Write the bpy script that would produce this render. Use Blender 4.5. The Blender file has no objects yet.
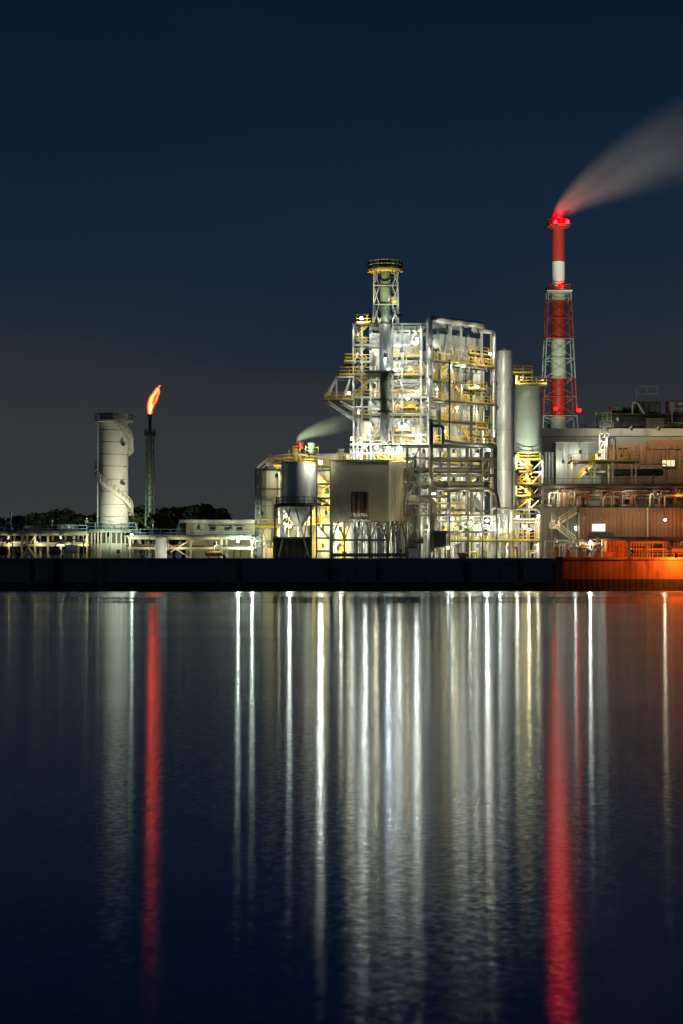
import bpy, math, random
from mathutils import Vector, Matrix
random.seed(7)
SC = bpy.context.scene
COL = SC.collection
K = 0.0005          # radians per picture pixel, used to turn sizes read off the photograph into metres
HZ = 570.0
CAMH = 3.0
G = 4.55            # yard level above the water
PI = math.pi

def X(px, Y): return (px - 341.5) * K * Y
def Z(py, Y): return CAMH + (HZ - py) * K * Y
def P(px, py, Y): return Vector((X(px, Y), Y, Z(py, Y)))

# ------------------------------------------------------------------ materials
def lin(c):
    c = c / 255.0
    return c / 12.92 if c <= 0.04045 else ((c + 0.055) / 1.055) ** 2.4
def srgb(r, g, b): return (lin(r), lin(g), lin(b), 1)

def mat(name, col, rough=0.5, metal=0.0, var=0.2, scale=0.5, streak=0.0, dirt=None, bump=0.0):
    m = bpy.data.materials.new(name); m.use_nodes = True
    N = m.node_tree.nodes; L = m.node_tree.links
    b = N['Principled BSDF']
    b.inputs['Roughness'].default_value = rough
    b.inputs['Metallic'].default_value = metal
    tc = N.new('ShaderNodeTexCoord'); mp = N.new('ShaderNodeMapping')
    mp.inputs['Scale'].default_value = (1, 1, 1 if not streak else streak)
    L.new(tc.outputs['Object'], mp.inputs['Vector'])
    no = N.new('ShaderNodeTexNoise'); no.inputs['Scale'].default_value = scale
    no.inputs['Detail'].default_value = 6; no.inputs['Roughness'].default_value = 0.65
    L.new(mp.outputs['Vector'], no.inputs['Vector'])
    cr = N.new('ShaderNodeValToRGB')
    e = cr.color_ramp.elements
    d = dirt or tuple(c * (1 - 1.6 * var) for c in col[:3])
    e[0].position = 0.3; e[0].color = (max(d[0], 0), max(d[1], 0), max(d[2], 0), 1)
    e[1].position = 0.68; e[1].color = tuple(min(c * (1 + var * 0.5), 1) for c in col[:3]) + (1,)
    x = cr.color_ramp.elements.new(0.45); x.color = tuple(col[:3]) + (1,)
    L.new(no.outputs['Fac'], cr.inputs['Fac'])
    L.new(cr.outputs['Color'], b.inputs['Base Color'])
    if bump:
        bp = N.new('ShaderNodeBump'); bp.inputs['Strength'].default_value = bump; bp.inputs['Distance'].default_value = 0.05
        L.new(no.outputs['Fac'], bp.inputs['Height']); L.new(bp.outputs['Normal'], b.inputs['Normal'])
    return m

def emis(name, col, s):
    m = bpy.data.materials.new(name); m.use_nodes = True
    b = m.node_tree.nodes['Principled BSDF']
    b.inputs['Base Color'].default_value = (0.6, 0.6, 0.6, 1)
    b.inputs['Emission Color'].default_value = tuple(col) + (1,)
    b.inputs['Emission Strength'].default_value = s
    return m

M = dict(
    galv=mat('galvanised_steel', (0.36, 0.385, 0.38), 0.42, 0.3, 0.25, 0.8),
    silver=mat('silver_cladding', (0.62, 0.64, 0.66), 0.32, 0.6, 0.18, 0.5, 0.3),
    white=mat('white_paint', (0.74, 0.75, 0.73), 0.5, 0, 0.18, 0.5, 0.25),
    cream=mat('cream_paint', (0.62, 0.58, 0.42), 0.55, 0, 0.2, 0.4, 0.25),
    yellow=mat('yellow_paint', (0.70, 0.50, 0.055), 0.45, 0, 0.22, 0.9),
    dark=mat('dark_steel', (0.075, 0.078, 0.07), 0.5, 0.2, 0.3, 0.8),
    brownpipe=mat('brown_lagging', (0.13, 0.108, 0.082), 0.55, 0.1, 0.3, 0.6),
    grate=mat('deck_grating', (0.12, 0.115, 0.09), 0.65, 0.2, 0.3, 1.2),
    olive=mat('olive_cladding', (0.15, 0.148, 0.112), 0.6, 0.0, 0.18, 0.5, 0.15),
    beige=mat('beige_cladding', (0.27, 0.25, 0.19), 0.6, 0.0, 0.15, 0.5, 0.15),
    greensteel=mat('green_steel', (0.19, 0.25, 0.19), 0.4, 0.25, 0.2, 0.7, 0.3),
    greendark=mat('dark_green_steel', (0.06, 0.10, 0.07), 0.5, 0.2, 0.2, 0.7),
    silo=mat('silo_green_grey', (0.36, 0.44, 0.40), 0.45, 0.15, 0.2, 0.35, 0.2),
    column=mat('column_grey', (0.50, 0.54, 0.53), 0.38, 0.25, 0.12, 0.35, 0.15),
    concrete=mat('concrete', (0.30, 0.29, 0.25), 0.85, 0, 0.25, 0.35, 0.35, bump=0.3),
    tank=mat('tank_white', (0.60, 0.58, 0.49), 0.55, 0, 0.12, 0.3, 0.15),
    quay=mat('quay_dark', (0.42, 0.34, 0.20), 0.8, 0, 0.4, 0.3, 0.4, dirt=(0.14, 0.12, 0.08), bump=0.4),
    quaylow=mat('quay_weed', (0.13, 0.085, 0.035), 0.85, 0, 0.4, 0.6, dirt=(0.03, 0.025, 0.015), bump=0.5),
    tide=mat('tide_mark', (0.045, 0.026, 0.016), 0.85, 0, 0.4, 0.6, bump=0.4),
    quaypatch=mat('quay_patch', (0.40, 0.34, 0.22), 0.85, 0, 0.3, 0.4, 0.5, bump=0.3),
    pile=mat('rust_sheet_pile', (0.34, 0.11, 0.04), 0.65, 0, 0.3, 0.5, 0.25, dirt=(0.12, 0.05, 0.025), bump=0.2),
    brownclad=mat('brown_cladding', (0.30, 0.155, 0.095), 0.6, 0, 0.18, 0.4, 0.2),
    greyclad=mat('grey_cladding', (0.20, 0.195, 0.165), 0.6, 0, 0.15, 0.4, 0.2),
    rust=mat('rusty_steel', (0.24, 0.11, 0.06), 0.65, 0.1, 0.35, 0.8, dirt=(0.08, 0.035, 0.02)),
    red=mat('red_paint', (0.33, 0.028, 0.014), 0.5, 0, 0.3, 0.4, 0.3),
    stackwhite=mat('aviation_white', (0.52, 0.53, 0.42), 0.5, 0, 0.3, 0.4, 0.3),
    blue=mat('blue_grey_paint', (0.27, 0.40, 0.46), 0.5, 0.1, 0.2, 0.6),
    orange=mat('orange_paint', (0.55, 0.17, 0.04), 0.5, 0, 0.25, 0.6, dirt=(0.25, 0.08, 0.03)),
    black=mat('black_steel', (0.025, 0.025, 0.023), 0.6, 0.1, 0.3, 0.6),
    bark=mat('bark', (0.09, 0.065, 0.045), 0.9, 0, 0.3, 1.0),
    ground=mat('yard_ground', (0.16, 0.155, 0.14), 0.9, 0, 0.25, 0.15, bump=0.2),
    glassdark=mat('window_glass', (0.03, 0.035, 0.04), 0.08, 0, 0.1, 0.5),
    winlit=emis('lit_window', (0.95, 1.0, 0.9), 1.3),
    winwarm=emis('lit_window_warm', (1.0, 0.92, 0.45), 0.75),
)
def leafmat(name, a, b):
    m = mat(name, b, 0.7, 0, 0.2, 0.25, dirt=a)
    return m
M['leaf'] = leafmat('leaf_dark', (0.022, 0.034, 0.012), (0.05, 0.07, 0.026))
M['leaflit'] = leafmat('leaf_lit', (0.05, 0.075, 0.018), (0.10, 0.13, 0.035))  # lighter leaf colour, with the lamplight on the lit tree put into it

# ------------------------------------------------------------------ mesh builder
WM = {}
class MB:
    def __init__(s, T=None):
        s.v = []; s.f = []; s.sm = []; s.mi = []; s.T = T; s.m = 0
    def add(s, vs, fs, smooth=False):
        o = len(s.v)
        if s.T is not None: vs = [s.T @ Vector(p) for p in vs]
        s.v += [tuple(p) for p in vs]
        for f in fs:
            s.f.append(tuple(i + o for i in f)); s.sm.append(smooth); s.mi.append(s.m)
    def box(s, x0, x1, y0, y1, z0, z1):
        vs = [(x, y, z) for z in (z0, z1) for y in (y0, y1) for x in (x0, x1)]
        s.add(vs, [(0, 2, 3, 1), (4, 5, 7, 6), (0, 1, 5, 4), (2, 6, 7, 3), (0, 4, 6, 2), (1, 3, 7, 5)])
        return s
    def pbox(s, a, b, t, u, Y0, Y1):
        return s.box(X(a, Y0), X(b, Y0), Y0, Y1, Z(u, Y0), Z(t, Y0))
    def bar(s, p, q, w, h=None):
        p = Vector(p); q = Vector(q); h = h or w
        d = (q - p)
        if d.length < 1e-6: return s
        d.normalize()
        up = Vector((0, 0, 1)) if abs(d.z) < 0.95 else Vector((0, 1, 0))
        a = d.cross(up).normalized() * (w / 2); c = a.cross(d).normalized() * (h / 2)
        vs = [p - a - c, p + a - c, p + a + c, p - a + c, q - a - c, q + a - c, q + a + c, q - a + c]
        s.add(vs, [(0, 3, 2, 1), (4, 5, 6, 7), (0, 1, 5, 4), (1, 2, 6, 5), (2, 3, 7, 6), (3, 0, 4, 7)])
        return s
    def tube(s, pts, r, n=8, er=0.0, r1=None):
        pts = [Vector(p) for p in pts]
        if er and len(pts) > 2:
            out = [pts[0]]
            for i in range(1, len(pts) - 1):
                a, b, c = pts[i - 1], pts[i], pts[i + 1]
                d0 = (a - b); d1 = (c - b); e = min(er, d0.length * .45, d1.length * .45)
                d0.normalize(); d1.normalize()
                p0 = b + d0 * e; p1 = b + d1 * e
                for k in range(5):
                    t = k / 4
                    out.append(p0 * (1 - t) ** 2 + b * 2 * t * (1 - t) + p1 * t * t)
            out.append(pts[-1]); pts = out
        ref = None; rings = []; m = len(pts)
        for i, p in enumerate(pts):
            d = (pts[min(i + 1, m - 1)] - pts[max(i - 1, 0)]).normalized()
            if ref is None:
                ref = Vector((0, 0, 1)) if abs(d.z) < 0.9 else Vector((1, 0, 0))
            u = (ref - d * ref.dot(d))
            if u.length < 1e-4: u = Vector((0, 1, 0)) - d * d.y
            u.normalize(); w = d.cross(u); ref = u
            rr = r if r1 is None else r + (r1 - r) * i / (m - 1)
            rings.append([p + u * (rr * math.cos(2 * PI * k / n)) + w * (rr * math.sin(2 * PI * k / n)) for k in range(n)])
        vs = [q for ring in rings for q in ring]
        s.add(vs, [(i * n + k, i * n + (k + 1) % n, (i + 1) * n + (k + 1) % n, (i + 1) * n + k) for i in range(m - 1) for k in range(n)], True)
        s.add(rings[0], [tuple(range(n))[::-1]]); s.add(rings[-1], [tuple(range(n))])
        return s
    def lathe(s, prof, cx, cy, n=24, mis=None, cap=True):
        vs = [(cx + r * math.cos(2 * PI * k / n), cy + r * math.sin(2 * PI * k / n), z) for r, z in prof for k in range(n)]
        for i in range(len(prof) - 1):
            if mis: s.m = mis[i]
            s.add([], [])
            o = len(s.v)
            seg = vs[i * n:(i + 2) * n]
            s.add(seg, [(k, (k + 1) % n, n + (k + 1) % n, n + k) for k in range(n)], n > 10)
        if cap:
            s.add(vs[:n], [tuple(range(n))[::-1]]); s.add(vs[-n:], [tuple(range(n))])
        return s
    def corr(s, x0, x1, z0, z1, y, thick, pitch=0.9, depth=0.09):
        """trapezoidal sheet facing -y, solid to the back"""
        xs = []; n = max(1, int(round((x1 - x0) / pitch))); p = (x1 - x0) / n
        for i in range(n):
            a = x0 + i * p
            xs += [(a, y), (a + p * .35, y), (a + p * .5, y - depth), (a + p * .85, y - depth)]
        xs.append((x1, y))
        m = len(xs)
        vs = [(a, b, z0) for a, b in xs] + [(a, b, z1) for a, b in xs] + [(a, y + thick, z0) for a, b in xs] + [(a, y + thick, z1) for a, b in xs]
        fs = []
        for i in range(m - 1):
            fs += [(i, i + 1, m + i + 1, m + i), (m + i, m + i + 1, 3 * m + i + 1, 3 * m + i), (2 * m + i, i, i + 1, 2 * m + i + 1)[::-1] and (i + 1, i, 2 * m + i, 2 * m + i + 1), (2 * m + i + 1, 2 * m + i, 3 * m + i, 3 * m + i + 1)]
        fs += [(0, m, 3 * m, 2 * m), (m - 1, 3 * m - 1, 4 * m - 1, 2 * m - 1)]
        s.add(vs, fs); return s
    def rail(s, pts, h=1.15, sp=1.6, w=0.085, kick=True):
        pts = [Vector(p) for p in pts]
        for a, b in zip(pts[:-1], pts[1:]):
            L = (b - a).length; n = max(1, int(round(L / sp)))
            for k in range(n + 1):
                p = a.lerp(b, k / n); s.bar(p, p + Vector((0, 0, h)), w)
            for z in (h, h * .55): s.bar(a + Vector((0, 0, z)), b + Vector((0, 0, z)), w)
            if kick: s.bar(a + Vector((0, 0, .12)), b + Vector((0, 0, .12)), .04, .22)
        return s
    def build(s, name, m, parent=None, label=None):
        me = bpy.data.meshes.new(name)
        vs = s.v
        if parent is not None:
            inv = WM[parent.name].inverted(); vs = [tuple(inv @ Vector(p)) for p in vs]
        me.from_pydata(vs, [], s.f)
        ms = m if isinstance(m, (list, tuple)) else [m]
        for q in ms: me.materials.append(M[q] if isinstance(q, str) else q)
        me.polygons.foreach_set('use_smooth', s.sm)
        me.polygons.foreach_set('material_index', s.mi)
        me.update()
        o = bpy.data.objects.new(name, me); COL.objects.link(o)
        if parent is not None:
            o.parent = parent; WM[o.name] = WM[parent.name]
        else: WM[o.name] = Matrix.Identity(4)
        if label: o['label'] = label
        return o

def tag(o, label, cat, group=None, kind=None):
    o['label'] = label; o['category'] = cat
    if group: o['group'] = group
    if kind: o['kind'] = kind
    return o
def struct(o, kind='structure', label=None):
    o['kind'] = kind
    if label: o['label'] = label
    return o
def thing(name, label, cat, loc, rz=0.0, group=None):
    o = bpy.data.objects.new(name, None); COL.objects.link(o)
    o.empty_display_size = 0.5
    o.location = loc; o.rotation_euler = (0, 0, rz)
    WM[o.name] = Matrix.Translation(Vector(loc)) @ Matrix.Rotation(rz, 4, 'Z')
    return tag(o, label, cat, group)

def bar(par, name, m, p, q, w, h=None, T=None): return MB(T).bar(p, q, w, h).build(name, m, par)
def pipe(par, m, pts, r, n=8, er=0.0, T=None, name='pipe'): return MB(T).tube(pts, r, n, er).build(name, m, par)
def deck(par, x0, x1, y0, y1, z, T=None, rails=('f',), rm='yellow', gm='grate', th=0.2, name='deck'):
    d = MB(T).box(x0, x1, y0, y1, z - th, z).build(name, gm, par)
    r = MB(T); k = .06
    if 'f' in rails: r.rail([(x0 + k, y0 + k, z), (x1 - k, y0 + k, z)])
    if 'b' in rails: r.rail([(x0 + k, y1 - k, z), (x1 - k, y1 - k, z)])
    if 'l' in rails: r.rail([(x0 + k, y0 + k, z), (x0 + k, y1 - k, z)])
    if 'r' in rails: r.rail([(x1 - k, y0 + k, z), (x1 - k, y1 - k, z)])
    if r.v: r.build('handrail', rm, d)
    return d
def stair(par, p, q, w=0.9, m='yellow', T=None, rm=None):
    p = Vector(p); q = Vector(q); d = q - p; hd = Vector((d.x, d.y, 0)).normalized(); sd = Vector((-hd.y, hd.x, 0)) * (w / 2)
    s = MB(T)
    for sg in (-1, 1): s.bar(p + sd * sg, q + sd * sg, .06, .28)
    n = max(3, int(abs(d.z) / .24))
    for i in range(n + 1):
        c = p.lerp(q, i / n); s.bar(c - sd, c + sd, .24, .04)
    o = s.build('stair', m, par)
    for sg in (-1, 1):
        r = MB(T)
        for z in (1.0, .55): r.bar(p + sd * sg + Vector((0, 0, z)), q + sd * sg + Vector((0, 0, z)), .07)
        for i in range(0, n + 1, 4):
            c = p.lerp(q, i / n) + sd * sg; r.bar(c, c + Vector((0, 0, 1)), .07)
        r.build('handrail', rm or m, o)
    return o

# lamps ------------------------------------------------------------
LP = 1.0
_hood = {}
def hoodmesh(deep):
    if deep not in _hood:
        s = MB()
        if deep:
            s.lathe([(.06, .42), (.2, .3), (.2, .26), (.05, .34)], 0, 0, 10, cap=False)
            pv = [(-.24, -.06), (-.15, -.17), (.15, -.17), (.24, -.06)]
            s.add([(x_, y_, z_) for z_ in (-.26, .3) for x_, y_ in pv], [(0, 1, 5, 4), (1, 2, 6, 5), (2, 3, 7, 6)])
        else: s.lathe([(.06, .42), (.30, .26), (.32, .2), (.30, .2), (.05, .34)], 0, 0, 12, cap=False)
        s.tube([(0, 0, .38), (0, .05, .55), (0, .5, .55), (0, .6, .3)], .035, 6, .1)
        o = s.build('lamp', 'galv'); _hood[deep] = o.data
        bpy.data.objects.remove(o)
    return _hood[deep]
COOL = (1.0, 0.97, 0.74); BLUEW = (0.94, 1.0, 0.93); WARM = (1.0, 0.80, 0.45); GREEN = (0.88, 1.0, 0.72); SOD = (1.0, 0.26, 0.025); REDL = (1.0, 0.0006, 0.0016)
def lamp(par, p, watts, col=COOL, rad=.14, name='lamp', bare=False):
    p = Vector(p)
    o = bpy.data.objects.new(name, hoodmesh(not bare)); COL.objects.link(o)
    o.parent = par
    loc = WM[par.name].inverted() @ p; o.location = loc
    ld = bpy.data.lights.new('lamp_light', 'POINT' if bare else 'SPOT'); ld.energy = watts * LP; ld.color = col; ld.shadow_soft_size = rad if bare else .07
    lo = bpy.data.objects.new('lamp_light', ld); COL.objects.link(lo); lo.parent = o; lo.visible_camera = True
    if not bare:        # hooded bulkhead lamp: throws its light inward and down, away from the water
        ld.spot_size = math.radians(172); ld.spot_blend = .35
        d = Vector((.12 * math.sin(p.x * 7.1), .92, -.38 + .25 * math.sin(p.z * 5.3))).normalized()
        lo.rotation_euler = (WM[par.name].to_3x3().inverted() @ d.to_track_quat('-Z', 'Y').to_matrix()).to_euler()
    return o
def flood(par, p, target, watts, col=COOL, ang=70, rad=.2):
    """floodlight: box housing with a spot lamp in its mouth"""
    p = Vector(p); d = (Vector(target) - p).normalized()
    s = MB(); s.bar(p - d * .5, p - d * .12, .5, .4); s.bar(p - d * .3, p - d * .3 - Vector((0, 0, .6)), .08)
    o = s.build('floodlight', 'dark', par)
    ld = bpy.data.lights.new('flood_light', 'SPOT'); ld.energy = watts * LP; ld.color = col; ld.shadow_soft_size = rad
    ld.spot_size = math.radians(ang); ld.spot_blend = .6
    lo = bpy.data.objects.new('flood_light', ld); COL.objects.link(lo); lo.parent = o
    lo.location = WM[par.name].inverted() @ p
    q = d.to_track_quat('-Z', 'Y'); lo.rotation_euler = (WM[par.name].to_3x3().inverted() @ q.to_matrix()).to_euler()
    lo.visible_camera = True
    return o

# ------------------------------------------------------------------ world, camera
W = bpy.data.worlds.new('World'); SC.world = W; W.use_nodes = True
N = W.node_tree.nodes; L = W.node_tree.links
bg = N['Background']
tc = N.new('ShaderNodeTexCoord'); sp = N.new('ShaderNodeSeparateXYZ'); L.new(tc.outputs['Generated'], sp.inputs[0])
mr = N.new('ShaderNodeMapRange'); mr.inputs['From Min'].default_value = 0; mr.inputs['From Max'].default_value = 0.6
no = N.new('ShaderNodeTexNoise'); no.inputs['Scale'].default_value = 3.2; no.inputs['Detail'].default_value = 4
mpn = N.new('ShaderNodeMapping'); mpn.inputs['Scale'].default_value = (1, 1, 4); L.new(tc.outputs['Generated'], mpn.inputs[0]); L.new(mpn.outputs[0], no.inputs['Vector'])
ma = N.new('ShaderNodeMath'); ma.operation = 'MULTIPLY_ADD'; ma.inputs[1].default_value = 0.10; L.new(no.outputs['Fac'], ma.inputs[0]); 
mb = N.new('ShaderNodeMath'); mb.operation = 'SUBTRACT'; mb.inputs[1].default_value = 0.05
L.new(sp.outputs[2], ma.inputs[2]); L.new(ma.outputs[0], mb.inputs[0]); L.new(mb.outputs[0], mr.inputs['Value'])
cr = N.new('ShaderNodeValToRGB'); L.new(mr.outputs[0], cr.inputs[0]); L.new(cr.outputs[0], bg.inputs[0])
SKY = [(0, (54, 56, 56)), (.1, (50, 53, 56)), (.158, (42, 47, 52)), (.2, (31, 42, 54)), (.267, (22, 37, 56)), (.35, (15, 33, 51)), (.475, (7, 25, 43)), (.6, (5, 20, 44)), (1.0, (3, 15, 44))]
while len(cr.color_ramp.elements) < len(SKY): cr.color_ramp.elements.new(0.5)
for e, (p, c) in zip(cr.color_ramp.elements, SKY): e.position = p; e.color = srgb(*c)
bg.inputs[1].default_value = 1.0

cam = bpy.data.cameras.new('Camera'); co = bpy.data.objects.new('Camera', cam); COL.objects.link(co)
co.location = (0, 0, CAMH); co.rotation_euler = (PI / 2, 0, 0)
cam.sensor_fit = 'HORIZONTAL'; cam.sensor_width = 36; cam.lens = 36 * 2000 / 683
cam.shift_y = (HZ - 512) / 683; cam.clip_start = .5; cam.clip_end = 8000
SC.camera = co
SC.view_settings.view_transform = 'Standard'; SC.view_settings.look = 'None'; SC.view_settings.gamma = 1; SC.view_settings.exposure = 0
SC.render.engine = 'CYCLES'
cy = SC.cycles
cy.use_denoising = True; cy.light_sampling_threshold = 0; cy.max_bounces = 5; cy.diffuse_bounces = 2; cy.glossy_bounces = 3
cy.transmission_bounces = 2; cy.volume_bounces = 0; cy.sample_clamp_indirect = 25; cy.sample_clamp_direct = 0
cy.caustics_reflective = False; cy.caustics_refractive = False; cy.use_light_tree = True; cy.use_adaptive_sampling = False
cy.volume_step_rate = 1.0; cy.volume_max_steps = 96
try: cy.denoiser = 'OPENIMAGEDENOISE'
except Exception: pass

# ------------------------------------------------------------------ water
wm = bpy.data.materials.new('harbour_water'); wm.use_nodes = True
N = wm.node_tree.nodes; L = wm.node_tree.links; N.clear()
out = N.new('ShaderNodeOutputMaterial'); mix = N.new('ShaderNodeMixShader'); L.new(mix.outputs[0], out.inputs[0])
df = N.new('ShaderNodeBsdfDiffuse'); df.inputs['Color'].default_value = (0.0, 0.035, 0.21, 1)
gl = N.new('ShaderNodeBsdfAnisotropic'); gl.distribution = 'BECKMANN'; gl.inputs['Color'].default_value = (.74, .85, 1, 1)
gl.inputs['Anisotropy'].default_value = -0.5       # wavelets run with their crests along the quay: slopes mostly across it
fr = N.new('ShaderNodeFresnel'); fr.inputs['IOR'].default_value = 1.333
fm_ = N.new('ShaderNodeMath'); fm_.operation = 'MULTIPLY'; fm_.inputs[1].default_value = 1.0; L.new(fr.outputs[0], fm_.inputs[0]); L.new(fm_.outputs[0], mix.inputs[0]); L.new(df.outputs[0], mix.inputs[1]); L.new(gl.outputs[0], mix.inputs[2])
tg = N.new('ShaderNodeCombineXYZ'); tg.inputs[1].default_value = 1.0; L.new(tg.outputs[0], gl.inputs['Tangent'])
tc = N.new('ShaderNodeTexCoord')
mp = N.new('ShaderNodeMapping'); mp.inputs['Scale'].default_value = (1.0, 0.55, 1); L.new(tc.outputs['Object'], mp.inputs[0])
n1 = N.new('ShaderNodeTexNoise'); n1.inputs['Scale'].default_value = 13.0; n1.inputs['Detail'].default_value = 1.5; L.new(mp.outputs[0], n1.inputs['Vector'])
v1 = N.new('ShaderNodeVectorMath'); v1.operation = 'SUBTRACT'; v1.inputs[1].default_value = (.5, .5, 0); L.new(n1.outputs['Color'], v1.inputs[0])
v2 = N.new('ShaderNodeVectorMath'); v2.operation = 'MULTIPLY'; v2.inputs[1].default_value = (.02, .062, 0); L.new(v1.outputs[0], v2.inputs[0])
v3 = N.new('ShaderNodeVectorMath'); v3.operation = 'ADD'; v3.inputs[1].default_value = (0, 0, 1); L.new(v2.outputs[0], v3.inputs[0])
v4 = N.new('ShaderNodeVectorMath'); v4.operation = 'NORMALIZE'; L.new(v3.outputs[0], v4.inputs[0]); L.new(v4.outputs[0], gl.inputs['Normal'])
mp2 = N.new('ShaderNodeMapping'); mp2.inputs['Scale'].default_value = (0.003, 0.045, 1); L.new(tc.outputs['Object'], mp2.inputs[0])
n2 = N.new('ShaderNodeTexNoise'); n2.inputs['Scale'].default_value = 1.0; n2.inputs['Detail'].default_value = 3; L.new(mp2.outputs[0], n2.inputs['Vector'])
m2 = N.new('ShaderNodeMapRange'); m2.inputs['From Min'].default_value = .3; m2.inputs['From Max'].default_value = .7; m2.inputs['To Min'].default_value = .12; m2.inputs['To Max'].default_value = .15
L.new(n2.outputs['Fac'], m2.inputs['Value']); sy = N.new('ShaderNodeSeparateXYZ'); L.new(tc.outputs['Object'], sy.inputs[0])
my = N.new('ShaderNodeMapRange'); my.inputs['From Min'].default_value = 150; my.inputs['From Max'].default_value = 290; L.new(sy.outputs[1], my.inputs['Value'])
cy_ = N.new('ShaderNodeValToRGB'); L.new(my.outputs[0], cy_.inputs[0]); ce = cy_.color_ramp.elements
ce[0].position = .15; ce[0].color = (1, 1, 1, 1); ce[1].position = .8; ce[1].color = (2, 2, 2, 1)
for p_, v_ in ((.225, 1), (.255, .6), (.31, .95), (.40, .95), (.44, .6), (.53, 1.3)): k_ = ce.new(p_); k_.color = (v_, v_, v_, 1)
mm = N.new('ShaderNodeMath'); mm.operation = 'MULTIPLY'; L.new(m2.outputs[0], mm.inputs[0]); L.new(cy_.outputs[0], mm.inputs[1]); L.new(mm.outputs[0], gl.inputs['Roughness'])
M['water'] = wm
w = MB(); w.add([(-900, -60, 0), (900, -60, 0), (900, 300, 0), (-900, 300, 0)], [(0, 1, 2, 3)])
struct(w.build('water', 'water'), 'structure', 'calm dark blue harbour water with long light reflections')
g = MB(); g.add([(-2500, 291.2, G), (2500, 291.2, G), (2500, 4000, G), (-2500, 4000, G)], [(0, 1, 2, 3)])
struct(g.build('ground', 'ground'), 'structure', 'grey plant yard behind the quay')

# ------------------------------------------------------------------ quay
QX = X(563, 290)
q = thing('quay_wall', 'long black concrete quay wall between the water and the dimly lit plant yard', 'quay wall', (0, 290, 0))
s = MB().corr(-260, QX - 1.2, 1.15, 4.3, 290.3, 2.2, 1.6, .18); s.build('wall', 'quay', q)
s = MB().corr(-260, QX - 1.2, -1.5, 1.148, 290.22, 2.2, 1.6, .2); s.build('wall', 'quaylow', q)
s = MB().box(-260, QX - 1.2, 289.75, 292.6, 4.302, 4.72); s.build('coping', 'concrete', q)
s = MB().box(X(141, 290), X(213, 290), 289.9, 290.08, Z(583, 290), Z(574, 290)); s.build('concrete_panel', 'quaypatch', q)
s = MB().box(X(163, 290), X(196, 290), 289.88, 290.07, Z(589.5, 290), Z(584, 290)); s.build('concrete_panel', 'quaylow', q)
for px in (32, 56, 240, 330, 378, 466, 520):
    s = MB().bar((X(px, 290), 289.9, 1.4), (X(px, 290), 289.9, 4.2), .5, .35); s.build('fender', 'black', q)
for px in (100, 285, 430):
    x = X(px, 290); s = MB()
    for dx in (-.25, .25): s.bar((x + dx, 289.8, .2), (x + dx, 289.8, 4.9), .09)
    for k in range(14): s.bar((x - .25, 289.8, .4 + k * .32), (x + .25, 289.8, .4 + k * .32), .06)
    s.build('ladder', 'galv', q)
rr = random.Random(3)
s = MB()
for px in range(-60, 400, 34):
    x = X(px, 290); s.lathe([(.16, 4.72), (.16, 4.95), (.24, 5.0), (.24, 5.1), (.1, 5.14)], x, 290.6, 10)
for i, px in enumerate((-20, 62, 142, 224, 306, 372)):
    x = X(px, 290)
    MB().lathe([(.2, 4.722), (.16, 4.8), (.16, 5.0), (.26, 5.06), (.26, 5.15), (.1, 5.2)], x, 290.5, 10).build('bollard', 'black', q)

q2 = thing('sheet_pile_quay', 'rust coloured sheet pile quay glowing orange under sodium lamps', 'quay wall', (QX, 291, 0))
s = MB().corr(QX, 330, 1.7, 4.5, 291.2, 2.2, .8, .018); s.build('wall', 'pile', q2)
s = MB().corr(QX, 330, -1.5, 1.698, 291.16, 2.2, .8, .04); s.build('wall', 'tide', q2)
s = MB().box(QX - 1.0, 330, 290.7, 293.4, 4.502, 4.86); s.build('coping', 'rust', q2)
s = MB().box(QX - 1.19, QX - .02, 289.2, 292.4, -1.5, 4.9); s.build('end_pier', 'pile', q2)
s = MB(); s.add([(QX - 3.8, 289.3, -1), (QX - 1.25, 289.3, -1), (QX - 1.25, 289.3, 2.2), (QX - 3.8, 289.6, -1), (QX - 1.25, 289.6, -1), (QX - 1.25, 289.6, 2.2)], [(0, 1, 2), (3, 5, 4), (0, 2, 5, 3), (1, 4, 5, 2), (0, 3, 4, 1)])
s.build('end_plate', 'pile', q2)
for px, wt in ((588, 110), (632, 620), (676, 2600), (712, 2000)):
    x = X(px, 288.6); lamp(q2, (x, 288.6, 5.0 if px > 660 else 5.6), wt, SOD, .2)
    MB().bar((x, 288.7, 5.5), (x, 291.2, 4.9), .12).build('lamp_arm', 'rust', q2)
# ------------------------------------------------------------------ woodland and trees
def leaves(s, c, r, n, size, rr):
    for _ in range(n):
        while True:
            d = Vector((rr.uniform(-1, 1), rr.uniform(-1, 1), rr.uniform(-1, 1)))
            if .25 < d.length < 1: break
        d = d.normalized() * (d.length ** .35)
        p = c + Vector((d.x * r.x, d.y * r.y, d.z * r.z))
        a = Vector((rr.uniform(-1, 1), rr.uniform(-1, 1), rr.uniform(-.6, .6))).normalized()
        b = a.cross(Vector((rr.uniform(-1, 1), rr.uniform(-1, 1), rr.uniform(-1, 1)))).normalized()
        z = size * rr.uniform(.5, 1.3)
        s.add([p - a * z, p + b * z * .5, p + a * z, p - b * z * .5], [(0, 1, 2, 3)])
def crown(s, x, y, z0, z1, w, rr, n=900, size=.55):
    h = z1 - z0
    for k in range(9):
        t = rr.random(); zz = z0 + h * (.25 + .62 * t)
        rad = w * (.55 - .28 * t) * rr.uniform(.7, 1.1)
        c = Vector((x + rr.uniform(-1, 1) * w * .38 * (1.1 - t), y + rr.uniform(-1, 1) * w * .35, zz))
        leaves(s, c, Vector((rad, rad, rad * rr.uniform(.55, .8))), n // 9, size, rr)
rr = random.Random(11)
s = MB()
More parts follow.
